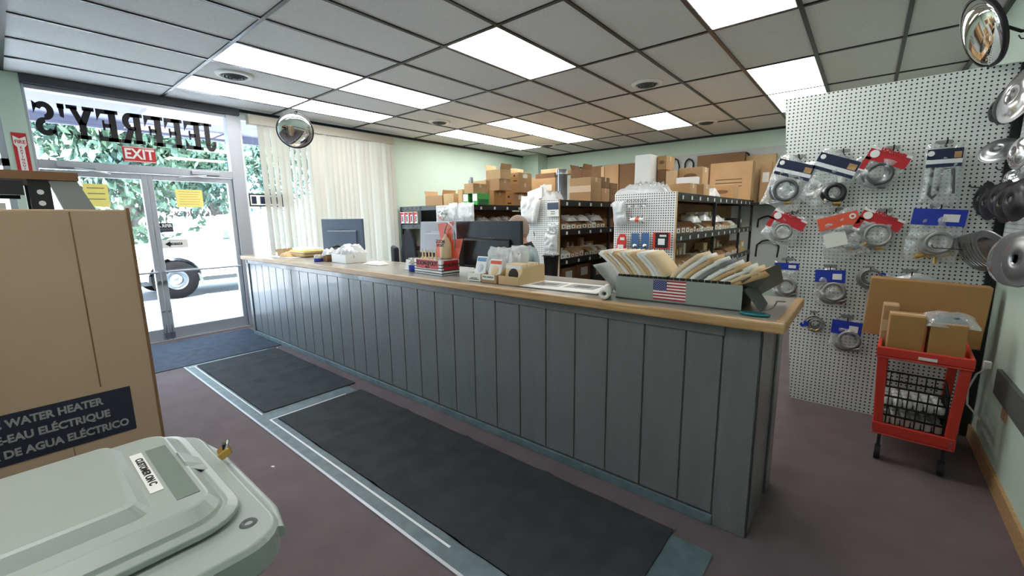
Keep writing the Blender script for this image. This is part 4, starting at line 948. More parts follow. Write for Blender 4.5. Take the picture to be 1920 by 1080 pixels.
t = T('bagged_parts', 'clear crinkled bag with a blue grey part lying on the right cart box', 'plastic bag', (.405, 3.28, ZT+.212), .1); crumple(.21, .16, .05, 31).put('plastic_film', 'bag', t, rot=(.25, 0, 0)); crumple(.13, .08, .035, 32, amp=.2).put('rubber_part', 'sky_dark', t, rot=(.25, 0, 0), loc=(0, 0, .004)) if 'sky_dark' in MT else crumple(.13, .08, .035, 32, amp=.2).put('rubber_part', 'dk_gray', t, rot=(.25, 0, 0), loc=(0, 0, .004))
# black crate of white fittings on the lower shelf
t = T('wire_crate', 'dark open plastic crate of white fittings on the lower cart shelf', 'crate', (.315, 3.47, .1785), radians(-3))
b = MB(); w, d, h = .30, .34, .25
D('crate', (26, 34, 32), .4)
for z in (0, .06, .12, .18, .24):
    b.box(-w/2, w/2, -d/2, -d/2+.008, z, z+.010).box(-w/2, w/2, d/2-.008, d/2, z, z+.010).box(-w/2, -w/2+.008, -d/2, d/2, z, z+.010).box(w/2-.008, w/2, -d/2, d/2, z, z+.010)
for k in range(8): x = -w/2+(w-.006)*k/7; b.box(x, x+.006, -d/2, -d/2+.006, 0, .25).box(x, x+.006, d/2-.006, d/2, 0, .25)
for k in range(9): y = -d/2+(d-.006)*k/8; b.box(-w/2, -w/2+.006, y, y+.006, 0, .25).box(w/2-.006, w/2, y, y+.006, 0, .25)
b.box(-w/2, w/2, -d/2, d/2, 0, .004).box(-w/2+.008, w/2-.008, -d/2+.008, d/2-.008, .118, .121); b.put('crate_frame', 'crate', t)
fit = T('plastic_fitting', 'white rounded pipe fitting in the crate on the lower cart shelf', 'fitting', (.20, 3.345, .30), group='white fittings in the crate')
MB().lathe([(.0001, 0), (.019, 0), (.021, .004), (.021, .036), (.017, .042), (.0001, .042)], 16).put('fitting_body', 'white', fit, bevel=.001)
for r_ in range(4):
    for k in range(6):
        if r_ or k: dup(fit, (.20+.046*k-.002*r_, 3.345+.075*r_, .30))
for r_ in range(3):
    for k in range(6): dup(fit, (.20+.046*k-.002*r_, 3.345+.085*r_, .184), scale=(1, 1, 1.25))
t = T('power_cord', 'white power cord with plugs hanging at the wall behind the cart', 'cord', (.61, 3.45, .35)); MB().tube([(0, 0, .25), (-.05, -.02, .2), (-.07, 0, .1), (-.06, .02, 0), (-.0, .02, -.08)], .005, 8).put('cord', 'white', t); MB().box(-.03, .0, -.03, 0, .24, .28).put('plug', 'white', t, bevel=.004)
MB().box(XR-.008, XR-.001, 3.18, 3.26, .38, .5).put('outlet_plate', 'oak'); tag(bpy.data.objects['outlet_plate'], 'tan electrical outlet plate low on the right wall beside the cart', 'outlet')
# ------------------------------------------------------------------ stock racks behind the counter
def rack(lab, x0, x1, ys, levels, peg=True, topmat='black_metal', face=1):
    t = T('stock_rack', lab, 'shelving rack', ((x0+x1)/2, ys[0], 0)); w = (x1-x0)/2
    for y in ys:
        yy = y-ys[0]
        for x in (-w, w-.035): MB().box(x, x+.035, yy-.018, yy+.018, 0, levels[-1]+.01).put('post', 'black_metal', t)
    for z in levels:
        Ls = ys[-1]-ys[0]
        sh = MB().box(-w+.004, w-.004, .0, Ls, z-.018, z).put('shelf_board', 'oak', t)
        b = MB(); b.box(w-.006, w+.004, 0, Ls, z-.075, z+.006).box(w+.004, w+.012, 0, Ls, z-.068, z-.05).box(-w-.004, -w+.006, 0, Ls, z-.075, z+.006)
        b.box(-w, w, -.004, .006, z-.075, z+.006).put('beam', 'black_metal', t)
        for k in range(int(Ls/.3)): MB().box(w+.012, w+.0135, .12+.3*k, .16+.3*k, z-.062, z-.022).put('shelf_tag', 'paper', sh)
    MB().box(-.004, .004, 0.02, ys[-1]-ys[0], .1, levels[-1]-.08).put('dark_backing', 'card_dark', t)  # added dark sheet standing in for the darkness behind the shelf goods
    if peg:
        MB().box(-w-.0, w, -.034, -.026, .1, levels[-1]+.012).put('pegboard_panel', 'peg_end', t); MB().box(w, w+.012, -.036, -.02, .1, levels[-1]+.014).put('panel_edge', 'card_light', t)
    return t
R3x, R2x, R1x = -1.52, -2.93, -4.42
rack('black steel stock rack with a white pegboard end, nearest the book rack', -2.20, R3x, (4.5, 5.98, 7.42, 8.3), (.12, .45, .86, 1.26, 1.69))
rack('black steel stock rack with a hung pegboard end behind the seated man', -3.43, R2x, (4.47, 5.80, 7.2), (.12, .5, .93, 1.30, 1.665))
rack('black steel stock rack under the printed brown cartons, left of the seated man', -5.22, R1x, (4.47, 5.6, 6.25), (.12, .5, .93, 1.30, 1.65))
ra = T('stock_rack', 'grey black steel rack at the far green wall holding red and white packets', 'shelving rack', (-6.0, 4.74, 0))
for x in (-.53, .02, .55):
    for y in (0, .45): MB().box(x-.018, x+.018, y-.018, y+.018, 0, 1.675).put('post', 'black_metal', ra)
for z in (.12, .5, .98, 1.36, 1.675):
    MB().box(-.53, .57, 0, .45, z-.015, z).put('shelf_board', 'oak', ra); MB().box(-.55, .57, -.014, .0, z-.07, z+.005).box(-.55, .57, .45, .46, z-.07, z+.005).put('beam', 'dk_gray' , ra)
    if z > 1.2:
        q = MB()
        for k in range(4): q.cyl((-.46+.13*k, -.014, z-.032), (-.46+.13*k, -.016, z-.032), .016, n=10)
        q.put('beam_holes', 'black', ra)
MB().box(-.53, .57, .40, .405, .1, 1.62).put('back_panel', 'black', ra)  # black sheet added as the darkness at the back of the shelves
for k, l in enumerate(['leftmost red and white packet hanging on the far rack', 'second red and white packet from the left on the far rack', 'third red and white packet from the left on the far rack', 'fourth red and white packet, nearest the rack post']):
    t = T('packet', l, 'packet', (-6.46+.128*k, 4.70, 1.385)); MB().box(-.05, .05, -.012, .012, 0, .20).put('pouch', 'white', t, bevel=.004)
    MB().box(-.046, .046, -.0135, -.0121, .15, .19).box(-.046, -.012, -.0135, -.0121, .01, .15).put('red_panel', 'red_sign', t); MB().box(.0, .034, -.0135, -.0121, .03, .13).put('picture', 'dk_gray', t)
# bins on shelves
def make_bin(name, lab, m, tagm='paper', w=.10, d=.17, h=.10):
    t = T(name, lab, 'parts bin', (0, 0, 0))
    b = MB(); b.box(-d, 0, -w/2, w/2, 0, .004).box(-.004, 0, -w/2, w/2, 0, h*.6).box(-d, -d+.004, -w/2, w/2, 0, h)
    for s in (-1, 1):
        y0, y1 = sorted((s*w/2, s*(w/2-.004))); b.prism([(-d, 0), (0, 0), (0, h*.6), (-d*.35, h), (-d, h)], -.004 if s > 0 else .004, (0, s*w/2, 0), (-1, 0, 0) if False else (1, 0, 0), (0, 0, 1))
    b.put('tray', m, t); MB().box(.0005, .002, -w*.36, w*.36, h*.12, h*.5).put('white_tag', tagm, t)
    MB().box(.002, .0028, -w*.12, w*.12, h*.2, h*.4).put('printed_mark', 'ink', t)
    return t
proto = {}
def binrow(xface, y0, y1, z, lab, grp, rs, clutter=True):
    y = y0
    while y < y1-.09:
        w = rs.choice([.085, .10, .12, .14]); m = rs.choice(['card', 'card', 'card_light', 'paper', 'card_dark'])
        if y+w > y1: break
        key = (m,)
        lb = lab
        if key not in proto: t = make_bin('parts_bin', lb, m); proto[key] = t; t.location = (xface-.012, y+w/2, z+.001); t['group'] = grp; t.scale = (1, w/.104, rs.uniform(.8, 1.3))
        else: t = dup(proto[key], (xface-.012, y+w/2, z+.001), label=lb, group=grp, scale=(1, w/.104, rs.uniform(.8, 1.35)))
        y += w+rs.uniform(.004, .02)
rs = random.Random(11)
for (xf, segs, lv, who) in [(R3x, ((4.54, 5.95), (6.02, 7.38)), ((1.26, 'upper'), (.86, 'middle'), (.45, 'lower')), 'right hand rack'),
                            (R2x, ((4.51, 5.76),), ((1.30, 'upper'), (.93, 'middle')), 'centre rack'),
                            (R1x, ((4.51, 5.56),), ((1.30, 'upper'),), 'left rack')]:
    for (z, nm) in lv:
        for si, (ya, yb) in enumerate(segs):
            bay = ('' if len(segs) == 1 else (' nearer bay' if si == 0 else ' farther bay'))
            binrow(xf, ya, yb, z, f'small parts bin with white tag, {nm} shelf of {who}{bay}', f'parts bins, {nm} shelf of the {who}{bay}', rs)
protos2 = {}
def backrow(xface, y0, y1, z, lab, grp, rs, hmax):
    y = y0+rs.uniform(0, .05)
    while y < y1-.1:
        w = rs.choice([.07, .10, .13, .16, .2]); m = rs.choice(['card', 'card_light', 'card_dark', 'card_dark', 'paper'])
        if y+w > y1: break
        if m not in protos2:
            t = T('stock_carton', lab, 'carton', group=grp); MB().box(-.12, 0, -.05, .05, 0, .1).put('carton', m, t, bevel=.002); MB().box(0, .0012, -.02, .02, .055, .085).put('white_tag', 'paper', t); protos2[m] = t
        else: t = dup(protos2[m], (0, 0, 0), label=lab, group=grp)
        t.location = (xface-.195, y+w/2, z+.001); t.scale = (1, w/.1, rs.uniform(1.0, hmax*10)); y += w+rs.uniform(.0, .07)
rs = random.Random(23)
for (xf, segs, lv, who) in [(R3x, ((4.54, 5.95), (6.02, 7.38)), ((1.26, 'upper', .28), (.86, 'middle', .27), (.45, 'lower', .24)), 'right hand rack'),
                            (R2x, ((4.51, 5.76),), ((1.30, 'upper', .24), (.93, 'middle', .24)), 'centre rack'), (R1x, ((4.51, 5.56),), ((1.30, 'upper', .22),), 'left rack')]:
    for (z, nm, hm) in lv:
        for si, (ya, yb) in enumerate(segs):
            bay = ('' if len(segs) == 1 else (' nearer bay' if si == 0 else ' farther bay'))
            backrow(xf, ya, yb, z, f'stock carton behind the bins, {nm} shelf of {who}{bay}', f'stock cartons, {nm} shelf of the {who}{bay}', rs, hm)
# taller stock boxes standing behind the bins
def stock(xf, y, z, w, h, m, lab, off=.02, d=.2, tagged=True):
    t = T('stock_carton', lab, 'carton', (xf-.02-off, y, z+.001)); MB().box(-d, 0, -w/2, w/2, 0, h).put('carton', m, t, bevel=.003)
    if tagged: MB().box(.0, .0012, -w*.25, w*.25, h*.5, h*.85).put('white_tag', 'paper', t)
    return t
stock(R2x, 4.75, .5, .32, .30, 'card_dark', 'large brown carton on the low shelf of the centre rack, left', d=.3)
stock(R2x, 5.15, .5, .36, .32, 'card_dark', 'large brown carton on the low shelf of the centre rack, middle', d=.3)
stock(R2x, 5.55, .5, .26, .24, 'dk_gray', 'dark wrapped carton on the low shelf of the centre rack, right', d=.3)
stock(R3x, 6.75, .45, .3, .3, 'card_dark', 'brown carton low in the far bay of the right hand rack', d=.3)
stock(R3x, 7.6, .86, .25, .13, 'card', 'small tan carton in the last bay of the right hand rack, middle shelf')
stock(R3x, 7.9, .86, .22, .17, 'card_light', 'pale carton in the last bay of the right hand rack, middle shelf')
stock(R3x, 7.65, 1.26, .16, .15, 'dk_gray', 'dark carton in the last bay of the right hand rack, upper shelf')
def shelfbag(xf, y, z, w, lab, s, m='bag_milky'):
    t = T('bagged_parts', lab, 'plastic bag', (xf-.13, y, z)); crumple(.22, w, .09, s).put('plastic_film', m, t)
    q = MB(); r = random.Random(s)
    for j in range(6): q.cyl((r.uniform(-.07, .07), r.uniform(-w*.3, w*.3), .02), (r.uniform(-.07, .07), r.uniform(-w*.3, w*.3), .05), .012, n=8)
    q.put('plastic_fittings', 'white', t)
for i, (y, w) in enumerate([(4.8, .22), (5.1, .26), (5.5, .3)]): shelfbag(R2x, y, 1.405, w, ['clear bag over the bins on the upper shelf of the centre rack, left', 'clear bag over the bins on the upper shelf of the centre rack, middle', 'clear bag over the bins on the upper shelf of the centre rack, right'][i], 50+i)
for i, (y, z, w) in enumerate([(5.35, 1.375, .26), (5.75, 1.39, .24), (6.35, 1.37, .4)]): shelfbag(R3x, y, z, w, ['milky bag of parts over the bins, upper shelf, near bay of the right hand rack', 'pale bag beside the first post, upper shelf of the right hand rack', 'long white bag over the bins, second bay of the right hand rack'][i], 60+i)
for i, (y, z) in enumerate([(4.75, 1.40), (5.05, 1.40), (5.3, 1.41)]): shelfbag(R1x, y, z, .2, ['dark cluttered bag on the left rack beside the monitor, nearest', 'dark cluttered bag on the left rack, second', 'dark cluttered bag on the left rack, third'][i], 70+i, 'bag')
# things hung on the pegboard ends
def tagsheet(x, y, z, w, h, lab, m='paper', name='paper_tag', rot=0):
    t = T(name, lab, 'tag', (x, y, z), rot=(0, radians(rot), 0)); MB().box(-w/2, w/2, -.002, 0, -h/2, h/2).put('sheet', m, t); return t
# right rack end
p = lambda px, py: on(1, 4.43, px, py)
t = T('hook_row', 'row of small white faucet handles on hooks, upper left of the right rack end', 'hook row', tuple(p(1193, 383)))
for k in range(6):
    MB().cyl((-.10+.04*k, -.05, 0), (-.10+.04*k, 0.03, 0), .003, n=6).put('hook', 'black', t); MB().lathe([(.0001, 0), (.012, 0), (.014, .01), (.008, .03), (.0001, .032)], 12).put('handle_knob', 'white' if k % 2 else 'alu', t, loc=(-.10+.04*k, -.03, -.035)); MB().box(-.112+.04*k, -.088+.04*k, .0, .004, .035, .05).put('price_tag', 'hose_gray', t)
a = p(1195, 412); t = T('spray_valve', 'white and grey shower valve hanging in the middle of the right rack end', 'valve', (a.x, a.y-.02, a.z))
MB().cyl((-.07, 0, 0), (.08, 0, .0), .022, n=16).put('valve_body', 'white', t); MB().tube([(0, .055, .03), (0, 0, .03)], .004).put('hook', 'black', t); MB().cyl((-.01, 0, 0), (.03, 0, .0), .024, n=16).put('red_band', 'orange', t); MB().tube([(-.05, .0, .0), (-.06, -.01, .05)], .006).tube([(.05, 0, 0), (.07, -.01, .05)], .006).tube([(.05, 0, 0), (.07, 0, -.04)], .006).put('prongs', 'dk_gray', t)
a = p(1165, 455); t = T('packet', 'red bag of parts hanging at the lower left of the right rack end', 'packet', (a.x+.01, a.y-.02, a.z)); MB().prism([(-.06, -.10), (.04, -.10), (.06, .02), (.04, .10), (-.02, .10), (-.05, .03)], .02, (0, .01, 0), (1, 0, 0), (0, 0, 1)).put('pouch', 'red', t, bevel=.005); MB().box(-.01, .04, -.013, -.011, .03, .06).box(-.04, .03, -.013, -.011, -.06, -.02).put('white_tag', 'paper', t)
for k, (px, l) in enumerate([(1191, 'blue backed card packet, left of the pair on the right rack end'), (1210, 'blue backed card packet, right of the pair on the right rack end')]):
    a = p(px, 458); t = T('packet', l, 'packet', (a.x, a.y-.008, a.z)); MB().box(-.042, .042, -.006, 0, -.10, .12).put('card', 'blue_steel' if 'blue_steel' in MT else 'sky_blue', t); MB().box(-.042, .042, -.007, -.006, -.10, -.055).put('navy_foot', 'navy', t); MB().lathe([(.0001, .012), (.022, .010), (.028, 0)], 14, (0, -.006, -.02), RX).put('blister', 'chrome', t)
a = p(1241, 451); t = T('packet', 'square card packet with a red frame and black centre on the right rack end', 'packet', (a.x, a.y-.008, a.z)); MB().box(-.09, .09, -.005, 0, -.085, .085).put('card', 'red', t, bevel=.003); MB().box(-.065, .07, -.0065, -.005, -.075, .08).put('dark_panel', 'black', t); MB().box(-.035, .035, -.008, -.0065, -.045, .02).put('white_label', 'white', t); MB().box(-.02, .05, -.008, -.0065, .04, .06).put('white_tag', 'paper', t)
t = tagsheet(p(1163, 400).x, 4.42, p(1163, 400).z, .14, .24, 'white bag of cloths hanging at the left edge of the right rack end', 'white', 'hanging_bag', -8)
crumple(.15, .26, .05, 81).put('plastic_film', 'bag_milky', t, rot=(pi/2, 0, 0), loc=(0, -.01, 0))
# centre rack end
p = lambda px, py: on(1, 4.40, px, py)
a = p(990, 393); t = T('hanging_shirt', 'white bagged garment hanging on the pegboard behind the seated man', 'garment', tuple(a)); crumple(.22, .34, .07, 90, 16, .25).put('garment_body', 'white', t, rot=(pi/2, 0, 0)); crumple(.12, .30, .06, 91, 12, .25).put('garment_sleeve', 'white', t, rot=(pi/2, radians(12), 0), loc=(.12, -.01, -.02))
a = p(1036, 393); t = tagsheet(a.x, 4.41, a.z, .17, .17, 'navy and white header card bag hanging upper right of the centre rack end', 'paper', 'packet'); MB().box(-.083, .083, -.004, -.002, .0, .083).put('navy_header', 'navy', t); MB().box(-.03, .03, -.004, -.002, -.03, -.022).box(-.03, .03, -.004, -.002, -.055, -.047).put('printed_line', 'ink', t)
a = p(1036, 430); t = T('bagged_parts', 'clear bag of looped tubing below the navy header card', 'plastic bag', tuple(a)); crumple(.17, .17, .05, 92).put('plastic_film', 'bag', t, rot=(pi/2, 0, 0)); MB().tube([(-.05, 0, -.06), (-.05, 0, .02), (0, 0, .07), (.05, 0, .02), (.05, 0, -.06)], .008).put('tubing', 'hose_gray', t)
a = p(1033, 455); t = T('bagged_parts', 'white bag hanging just above the black waste bin', 'plastic bag', tuple(a)); crumple(.19, .24, .07, 93).put('plastic_film', 'bag_milky', t, rot=(pi/2, 0, 0)); MB().box(-.05, .05, .0, .02, -.09, .06).put('contents', 'white', t)
t = T('pegboard_hook', 'bare black hook on the centre rack end, right of the man', 'hook', tuple(p(1003, 440))); MB().tube([(-.05, .037, .03), (.0, -.01, .0), (.03, -.05, -.015), (.03, -.055, .0)], .004).put('wire', 'black', t)
# left rack end
p = lambda px, py: on(1, 4.40, px, py)
t = T('bagged_parts', 'clear bag of black and red parts hanging left of the pale pegboard end', 'plastic bag', tuple(p(833, 402)-Vector((0, .02, 0)))); crumple(.24, .22, .08, 95).put('plastic_film', 'bag', t, rot=(pi/2, 0, 0))
MB().torus((.04, -.02, .0), .05, .012, RX).put('black_ring', 'black', t); MB().cyl((-.08, -.02, .03), (.0, -.03, .06), .012, n=10).put('black_rod', 'black', t); MB().obox((-.03, -.03, -.05), (.13, .02, .035), Matrix.Rotation(radians(25), 3, 'Y')).put('red_strip', 'red_sign', t)
for k, (px, l) in enumerate([(850, 'white bag hanging on the left rack end, left'), (868, 'white bag hanging on the left rack end, middle'), (880, 'white flat bag hanging on the left rack end, right')]):
    t = T('bagged_parts', l, 'plastic bag', tuple(p(px, 397))); crumple(.19, .26, .06, 97+k).put('plastic_film', 'bag_milky', t, rot=(pi/2, 0, 0)); MB().box(-.05, .05, 0, .012, -.08, .08).put('contents', 'white', t)
# dark coat hanging by the far rack
t = T('hanging_coat', 'dark coat hanging below the red and white packets on the far rack', 'coat', (-6.20, 4.66, 1.29)); MB().prism([(-.22, -.75), (.22, -.75), (.16, -.2), (.05, 0), (-.08, 0), (-.16, -.2)], .06, (0, 0, 0), (1, 0, 0), (0, 0, 1)).put('coat_body', 'dark_fabric', t, bevel=.02); MB().tube([(-.12, -.01, -.1), (-.17, -.03, -.4), (-.16, -.05, -.62)], .05, 10).put('sleeve', 'dark_fabric', t)
carton('small yellow carton on the far rack shelf left of the grey monitor', -5.86, -5.62, 4.76, 4.95, .981, 1.12, 'card_light', tape=False)
# ------------------------------------------------------------------ boxes on top of the racks
def top(lab, y, xl, xr, yt, z0, d=.25, m='card', yb=None, **k):
    a = on(1, y, xl, yt); b_ = on(1, y, xr, yt)
    t = carton(lab, a.x, b_.x, y, y+d, z0, on(1, y, (xl+xr)/2, yt).z, m, **k); return on(1, y, (xl+xr)/2, yt).z+.001
zA, z1, z2, z3 = 1.676, 1.652, 1.667, 1.692
top('open cardboard box on top of the far rack, left', 4.78, 797, 829, 367, zA, .3, 'card', flap=True, tape=False)
top('pale fronted cardboard box on the far rack, right of the open one', 4.78, 831, 850, 363, zA, .34, 'card_light')
q = top('small printed box at the left of the green cartons, lower', 4.80, 859, 867, 366, z1, .2, 'card_light', mark=None); top('small printed box at the left of the green cartons, upper', 4.80, 858, 867, 355, q, .2, 'card_light')
for k, (a_, b_) in enumerate([(868.5, 878), (886, 895)]):
    t = T('green_carton', ['green carton on the left rack, nearer the wall', 'green carton on the left rack beside the tall tan box'][k], 'carton', tuple(on(1, 4.5, (a_+b_)/2, 378).to_2d())+(z1,)); w = on(1, 4.5, b_, 378).x-on(1, 4.5, a_, 378).x; h = .165
    MB().box(-w/2, w/2, 0, .26, 0, h).put('carton', 'green_box', t); MB().box(-w*.46, w*.46, -.001, 0, h*.35, h*.95).put('pale_print', 'paper', t); MB().box(w/2, w/2+.001, .02, .24, .0, h*.5).put('dark_side', 'green_dark', t)
    zg = z1+h
top('small brown box lying across the two green cartons', 4.5, 870, 887, 344, zg+.001, .3, 'card')
top('wide pale box behind the green cartons', 5.0, 886, 911, 339, z1, .3, 'card_light')
t = T('metal_bracket', 'small grey metal part on the box behind the green cartons', 'metal part', tuple(on(1, 4.6, 881, 344))); MB().box(-.03, .03, 0, .04, 0, .05).box(0, .03, 0, .04, .05, .09).put('bracket', 'gray_metal', t)
q = top('orange brown box at the bottom of the tall left stack', 5.05, 911, 926, 358, z1, .28, 'card_cart')
q = top('tall tan box in the middle of the left stack', 5.06, 908, 936, 336, q, .28, 'card')
q = top('open topped tan box crowning the left stack', 5.08, 911, 938, 318, q, .26, 'card_light', flap=True, tape=False)
top('box with a white label behind the printed cartons', 5.95, 938, 963, 317, z1, .28, 'card_light', mark='label')
q = top('bottom printed brown carton of the three beside the tall stack', 5.48, 933, 963, 362, z1, .42, 'card', mark='print')
q = top('middle brown carton with a split tape seam in the printed stack', 5.50, 942, 972, 344, q, .36, 'card')
q = top('topmost printed brown carton of the three', 5.52, 945, 973, 324, q, .34, 'card', mark='print')
# second row of flat boxes and duct on the centre rack
q = top('flat brown box low on the back of the centre rack', 6.6, 985, 1010, 335, 1.70, .4, 'card'); 
q2 = top('long flat brown box with a white end label on the centre rack', 6.4, 1006, 1041, 334, 1.70, .4, 'card', mark='label')
q3 = top('dark flat box lying on the labelled one on the centre rack', 6.4, 1004, 1040, 325, q2, .4, 'card_dark')
top('long pale box topmost behind the metal duct', 6.5, 1014, 1047, 317, q3, .5, 'card_light')
for s_ in (('rack_top_board', 'dark rack top carrying the flat brown boxes'),):
    o = MB().box(-5.4, -3.75, 6.3, 7.1, 1.60, 1.698).put('rack_top_board', 'black_metal'); tag(o, s_[1], 'shelf')
for x in (-5.35, -3.8):
    o = MB().box(x, x+.04, 6.99, 7.05, 0, 1.60).put('rack_post', 'black_metal'); tag(o, 'black post under the dark rack top, '+('window side' if x < -5 else 'aisle side'), 'post')
a = on(1, 4.75, 1053, 373); t = T('duct_pipe', 'upright galvanised duct pipe standing on the centre rack', 'duct pipe', (a.x, 4.75, z2)); hh_ = on(1, 4.75, 1053, 318).z-z2
MB().lathe([(.072, 0), (.072, hh_*.82), (.078, hh_*.83), (.078, hh_*.88), (.072, hh_*.89), (.072, hh_), (.068, hh_), (.068, .005)], 30).put('pipe', 'galv', t); MB().box(-.006, .006, -.076, -.070, 0, hh_).put('seam', 'steel', t)
t = T('bagged_parts', 'grey wrapped bundle lying before the duct pipe', 'plastic bag', (a.x-.04, 4.60, z2)); crumple(.26, .2, .13, 110).put('plastic_film', 'bag_milky', t)
t = T('folder_stack', 'white folders slanting on the end of the centre rack', 'folders', tuple(on(1, 4.55, 1003, 368).to_2d())+(z2+.02,)); MB().obox((0, 0, .06), (.24, .02, .16), Euler((radians(-20), radians(-14), 0)).to_matrix()).put('folder', 'white', t); MB().obox((.04, .04, .08), (.24, .01, .16), Euler((radians(-20), radians(-28), 0)).to_matrix()).put('folder', 'paper', t)
top('tan box with a pale tape band, front of the centre rack', 5.25, 1068, 1108, 333, z2, .3, 'card', mark='band')
top('small open brown box behind the tan banded box', 6.1, 1070, 1092, 318, z2, .3, 'card_dark', flap=True, tape=False)
q = top('brown box of the narrow pair, lower', 5.6, 1117, 1128, 353, z2, .25, 'card'); top('brown box of the narrow pair, upper', 5.6, 1115, 1128, 332, q, .25, 'card_dark')
q = z2
for k, (yy, l) in enumerate([(364, 'lowest dark carton with a white label on the centre rack'), (355, 'middle dark carton with a white label on the centre rack'), (343, 'top dark carton with a white label on the centre rack')]): q = top(l, 5.9, 1130, 1144, yy, q, .25, 'card_dark', mark='label', tape=False)
# tall cartons along the back wall between centre and right racks
bs = MB().box(-4.3, -2.3, 8.25, 8.7, 1.62, 1.66).put('wall_shelf', 'black_metal'); tag(bs, 'dark shelf on the back wall under the tall brown cartons', 'shelf')
top('tall brown carton on the back wall shelf, leftmost', 8.3, 1102, 1127, 312, 1.662, .3, 'card_dark', tape=False)
top('narrow pale carton edge on the back wall shelf', 8.28, 1127, 1133, 312, 1.662, .3, 'card_light', tape=False)
top('wide tall brown carton on the back wall shelf', 8.3, 1134, 1160, 309, 1.662, .3, 'card', tape=False)
top('dark brown carton on the back wall shelf beside the white one', 8.32, 1162, 1190, 307, 1.662, .3, 'card_dark', tape=False)
# right rack top
t = T('bag_bundle', 'big bundle of clear crinkled plastic bags on top of the pegboard rack end', 'plastic bag bundle', ((on(1, 4.6, 1158, 360).x+on(1, 4.6, 1252, 360).x)/2, 4.66, z3))
crumple(.56, .26, .14, 120, 26, .4).put('plastic_film', 'bag_milky', t); crumple(.4, .2, .12, 121, 20, .6).put('plastic_film', 'bag', t, loc=(.05, 0, .02))
t = top('tall white carton standing upright on the right hand rack', 5.3, 1191, 1220, 290, z3, .30, 'white', tape=False)
q = top('brown box under the emblem box beside the tall white carton', 5.5, 1233, 1250, 318, z3, .3, 'card_dark'); top('brown box with a dark emblem beside the tall white carton', 5.5, 1233, 1250, 292, q, .3, 'card', mark='oval')
top('narrow upright tan box right of the emblem box', 5.4, 1249, 1264, 320, z3, .2, 'card_light')
q = top('low tan box at the front right corner of the right rack, left one', 5.0, 1257, 1294, 344, z3, .25, 'card')
qq = top('low brown box at the front right corner of the right rack, right one', 5.45, 1295, 1320, 345, z3, .25, 'card')
q = top('long white carton lying on the two low boxes', 5.2, 1268, 1307, 332, q, .1, 'white', tape=False)
top('brown box with a rounded print behind the long white carton', 5.55, 1273, 1318, 314, qq, .25, 'card', mark='oval')
a = on(1, 8.2, 1333, 340); b_ = on(1, 8.2, 1412, 340)
ws = MB().box(-2.5, -1.05, 8.31, 8.72, 1.62, 1.66).put('wall_shelf', 'black_metal'); tag(ws, 'dark shelf on the back wall at the far end of the right rack', 'shelf')
top('huge brown carton with dark printed lines at the far end of the right rack', 8.02, 1333, 1412, 304, z3, .2, 'card', mark='lines', tape=False)
top('very large dark brown carton behind the printed one', 8.45, 1308, 1397, 288, 1.662, .12, 'card_dark', tape=False)
top('small brown box with a pale rim before the huge printed carton', 7.0, 1332, 1376, 347, z3, .3, 'card', mark='oval', tape=False)
top('tall narrow tan carton with a white label right of the huge one', 8.33, 1428, 1448, 303, 1.662, .1, 'card', mark='label', tape=False)
top('wide yellow tan carton high behind the labelled one', 8.58, 1398, 1456, 290, 1.662, .1, 'card_light', tape=False)
t = T('plastic_wrap', 'crumpled white wrap between the small boxes on the right rack', 'plastic wrap', (-1.66, 6.2, z3)); crumple(.2, .3, .13, 130).put('film', 'bag_milky', t)
# back wall pegboard with belts
bp = T('wall_pegboard', 'long pale pegboard along the back wall hung with belts', 'pegboard', (-3.4, YB-.012, 1.6))
for x0_, x1_ in ((-2.5, -.02), (.0, 1.2), (1.22, 2.4), (2.42, 4.0)): MB().box(x0_, x1_, 0, .008, -1.2, .98 if x1_ < 0 else 1.02).put('pegboard_panel', 'peg_far', bp)
def belt(px, py, w, h, lab, y=8.708):
    a = on(1, y, px, py); t = T('rubber_belt', lab, 'belt', tuple(a)); MB().tube([(-w/2, 0, -h), (-w/2*.95, -.01, -h*.3), (-w*.25, -.02, -.02), (0, -.03, 0), (w*.3, -.02, -.03), (w/2, -.01, -h*.35), (w/2*.9, 0, -h)], .014, 8).put('belt_loop', 'rubber', t)
belt(1267, 298, .16, .4, 'black rubber belt hanging on the back wall, left of the pair'); belt(1293, 298, .16, .25, 'black rubber belt hanging on the back wall, right of the pair'); belt(1400, 286, .12, .3, 'black rubber belt above the yellow tan carton'); belt(1090, 314, .2, .12, 'black rubber hose above the centre rack on the back wall')
belt(1440, 405, .3, .2, 'thin black belt drooping beside the right rack end, upper'); belt(1440, 450, .35, .3, 'thin black belt drooping beside the right rack end, lower')
# ------------------------------------------------------------------ water heater carton (near left)
hx = -1.80
wb = T('appliance_carton', 'tall brown water heater carton standing at the left edge behind the waste cart', 'cardboard box', (hx, -.03, 0))
MB().box(-.58, 0, -.30, .303, 0, 1.497).put('carton', 'card_heater' if 'card_heater' in MT else 'card', wb, bevel=.006)
MB().box(-.02, .0015, .298, .3055, 0, 1.502).put('corner_flap', 'card_dark', wb)
MB().box(.0, .0012, .17, .1735, .95, 1.49).box(0, .0012, .09, .092, .2, .78).put('crease', 'card_dark', wb)
lb = MB().box(.0, .0018, -.27, .238, .785, .932).put('navy_label', 'label_navy' if 'label_navy' in MT else 'navy', wb)
for s_, z, ye in (('ELECTRIC WATER HEATER', .904, .170), ('CHAUFFE-EAU ELÉCTRIQUE', .860, .182), ('CALENTADOR DE AGUA ELÉCTRICO', .816, .222)):
    text(s_, .0225, 'label_grey' if 'label_grey' in MT else 'hose_gray', wb, (.0035, ye, z), (0, 1, 0), (0, 0, 1), bold=.0012, align='RIGHT', sx=.86)
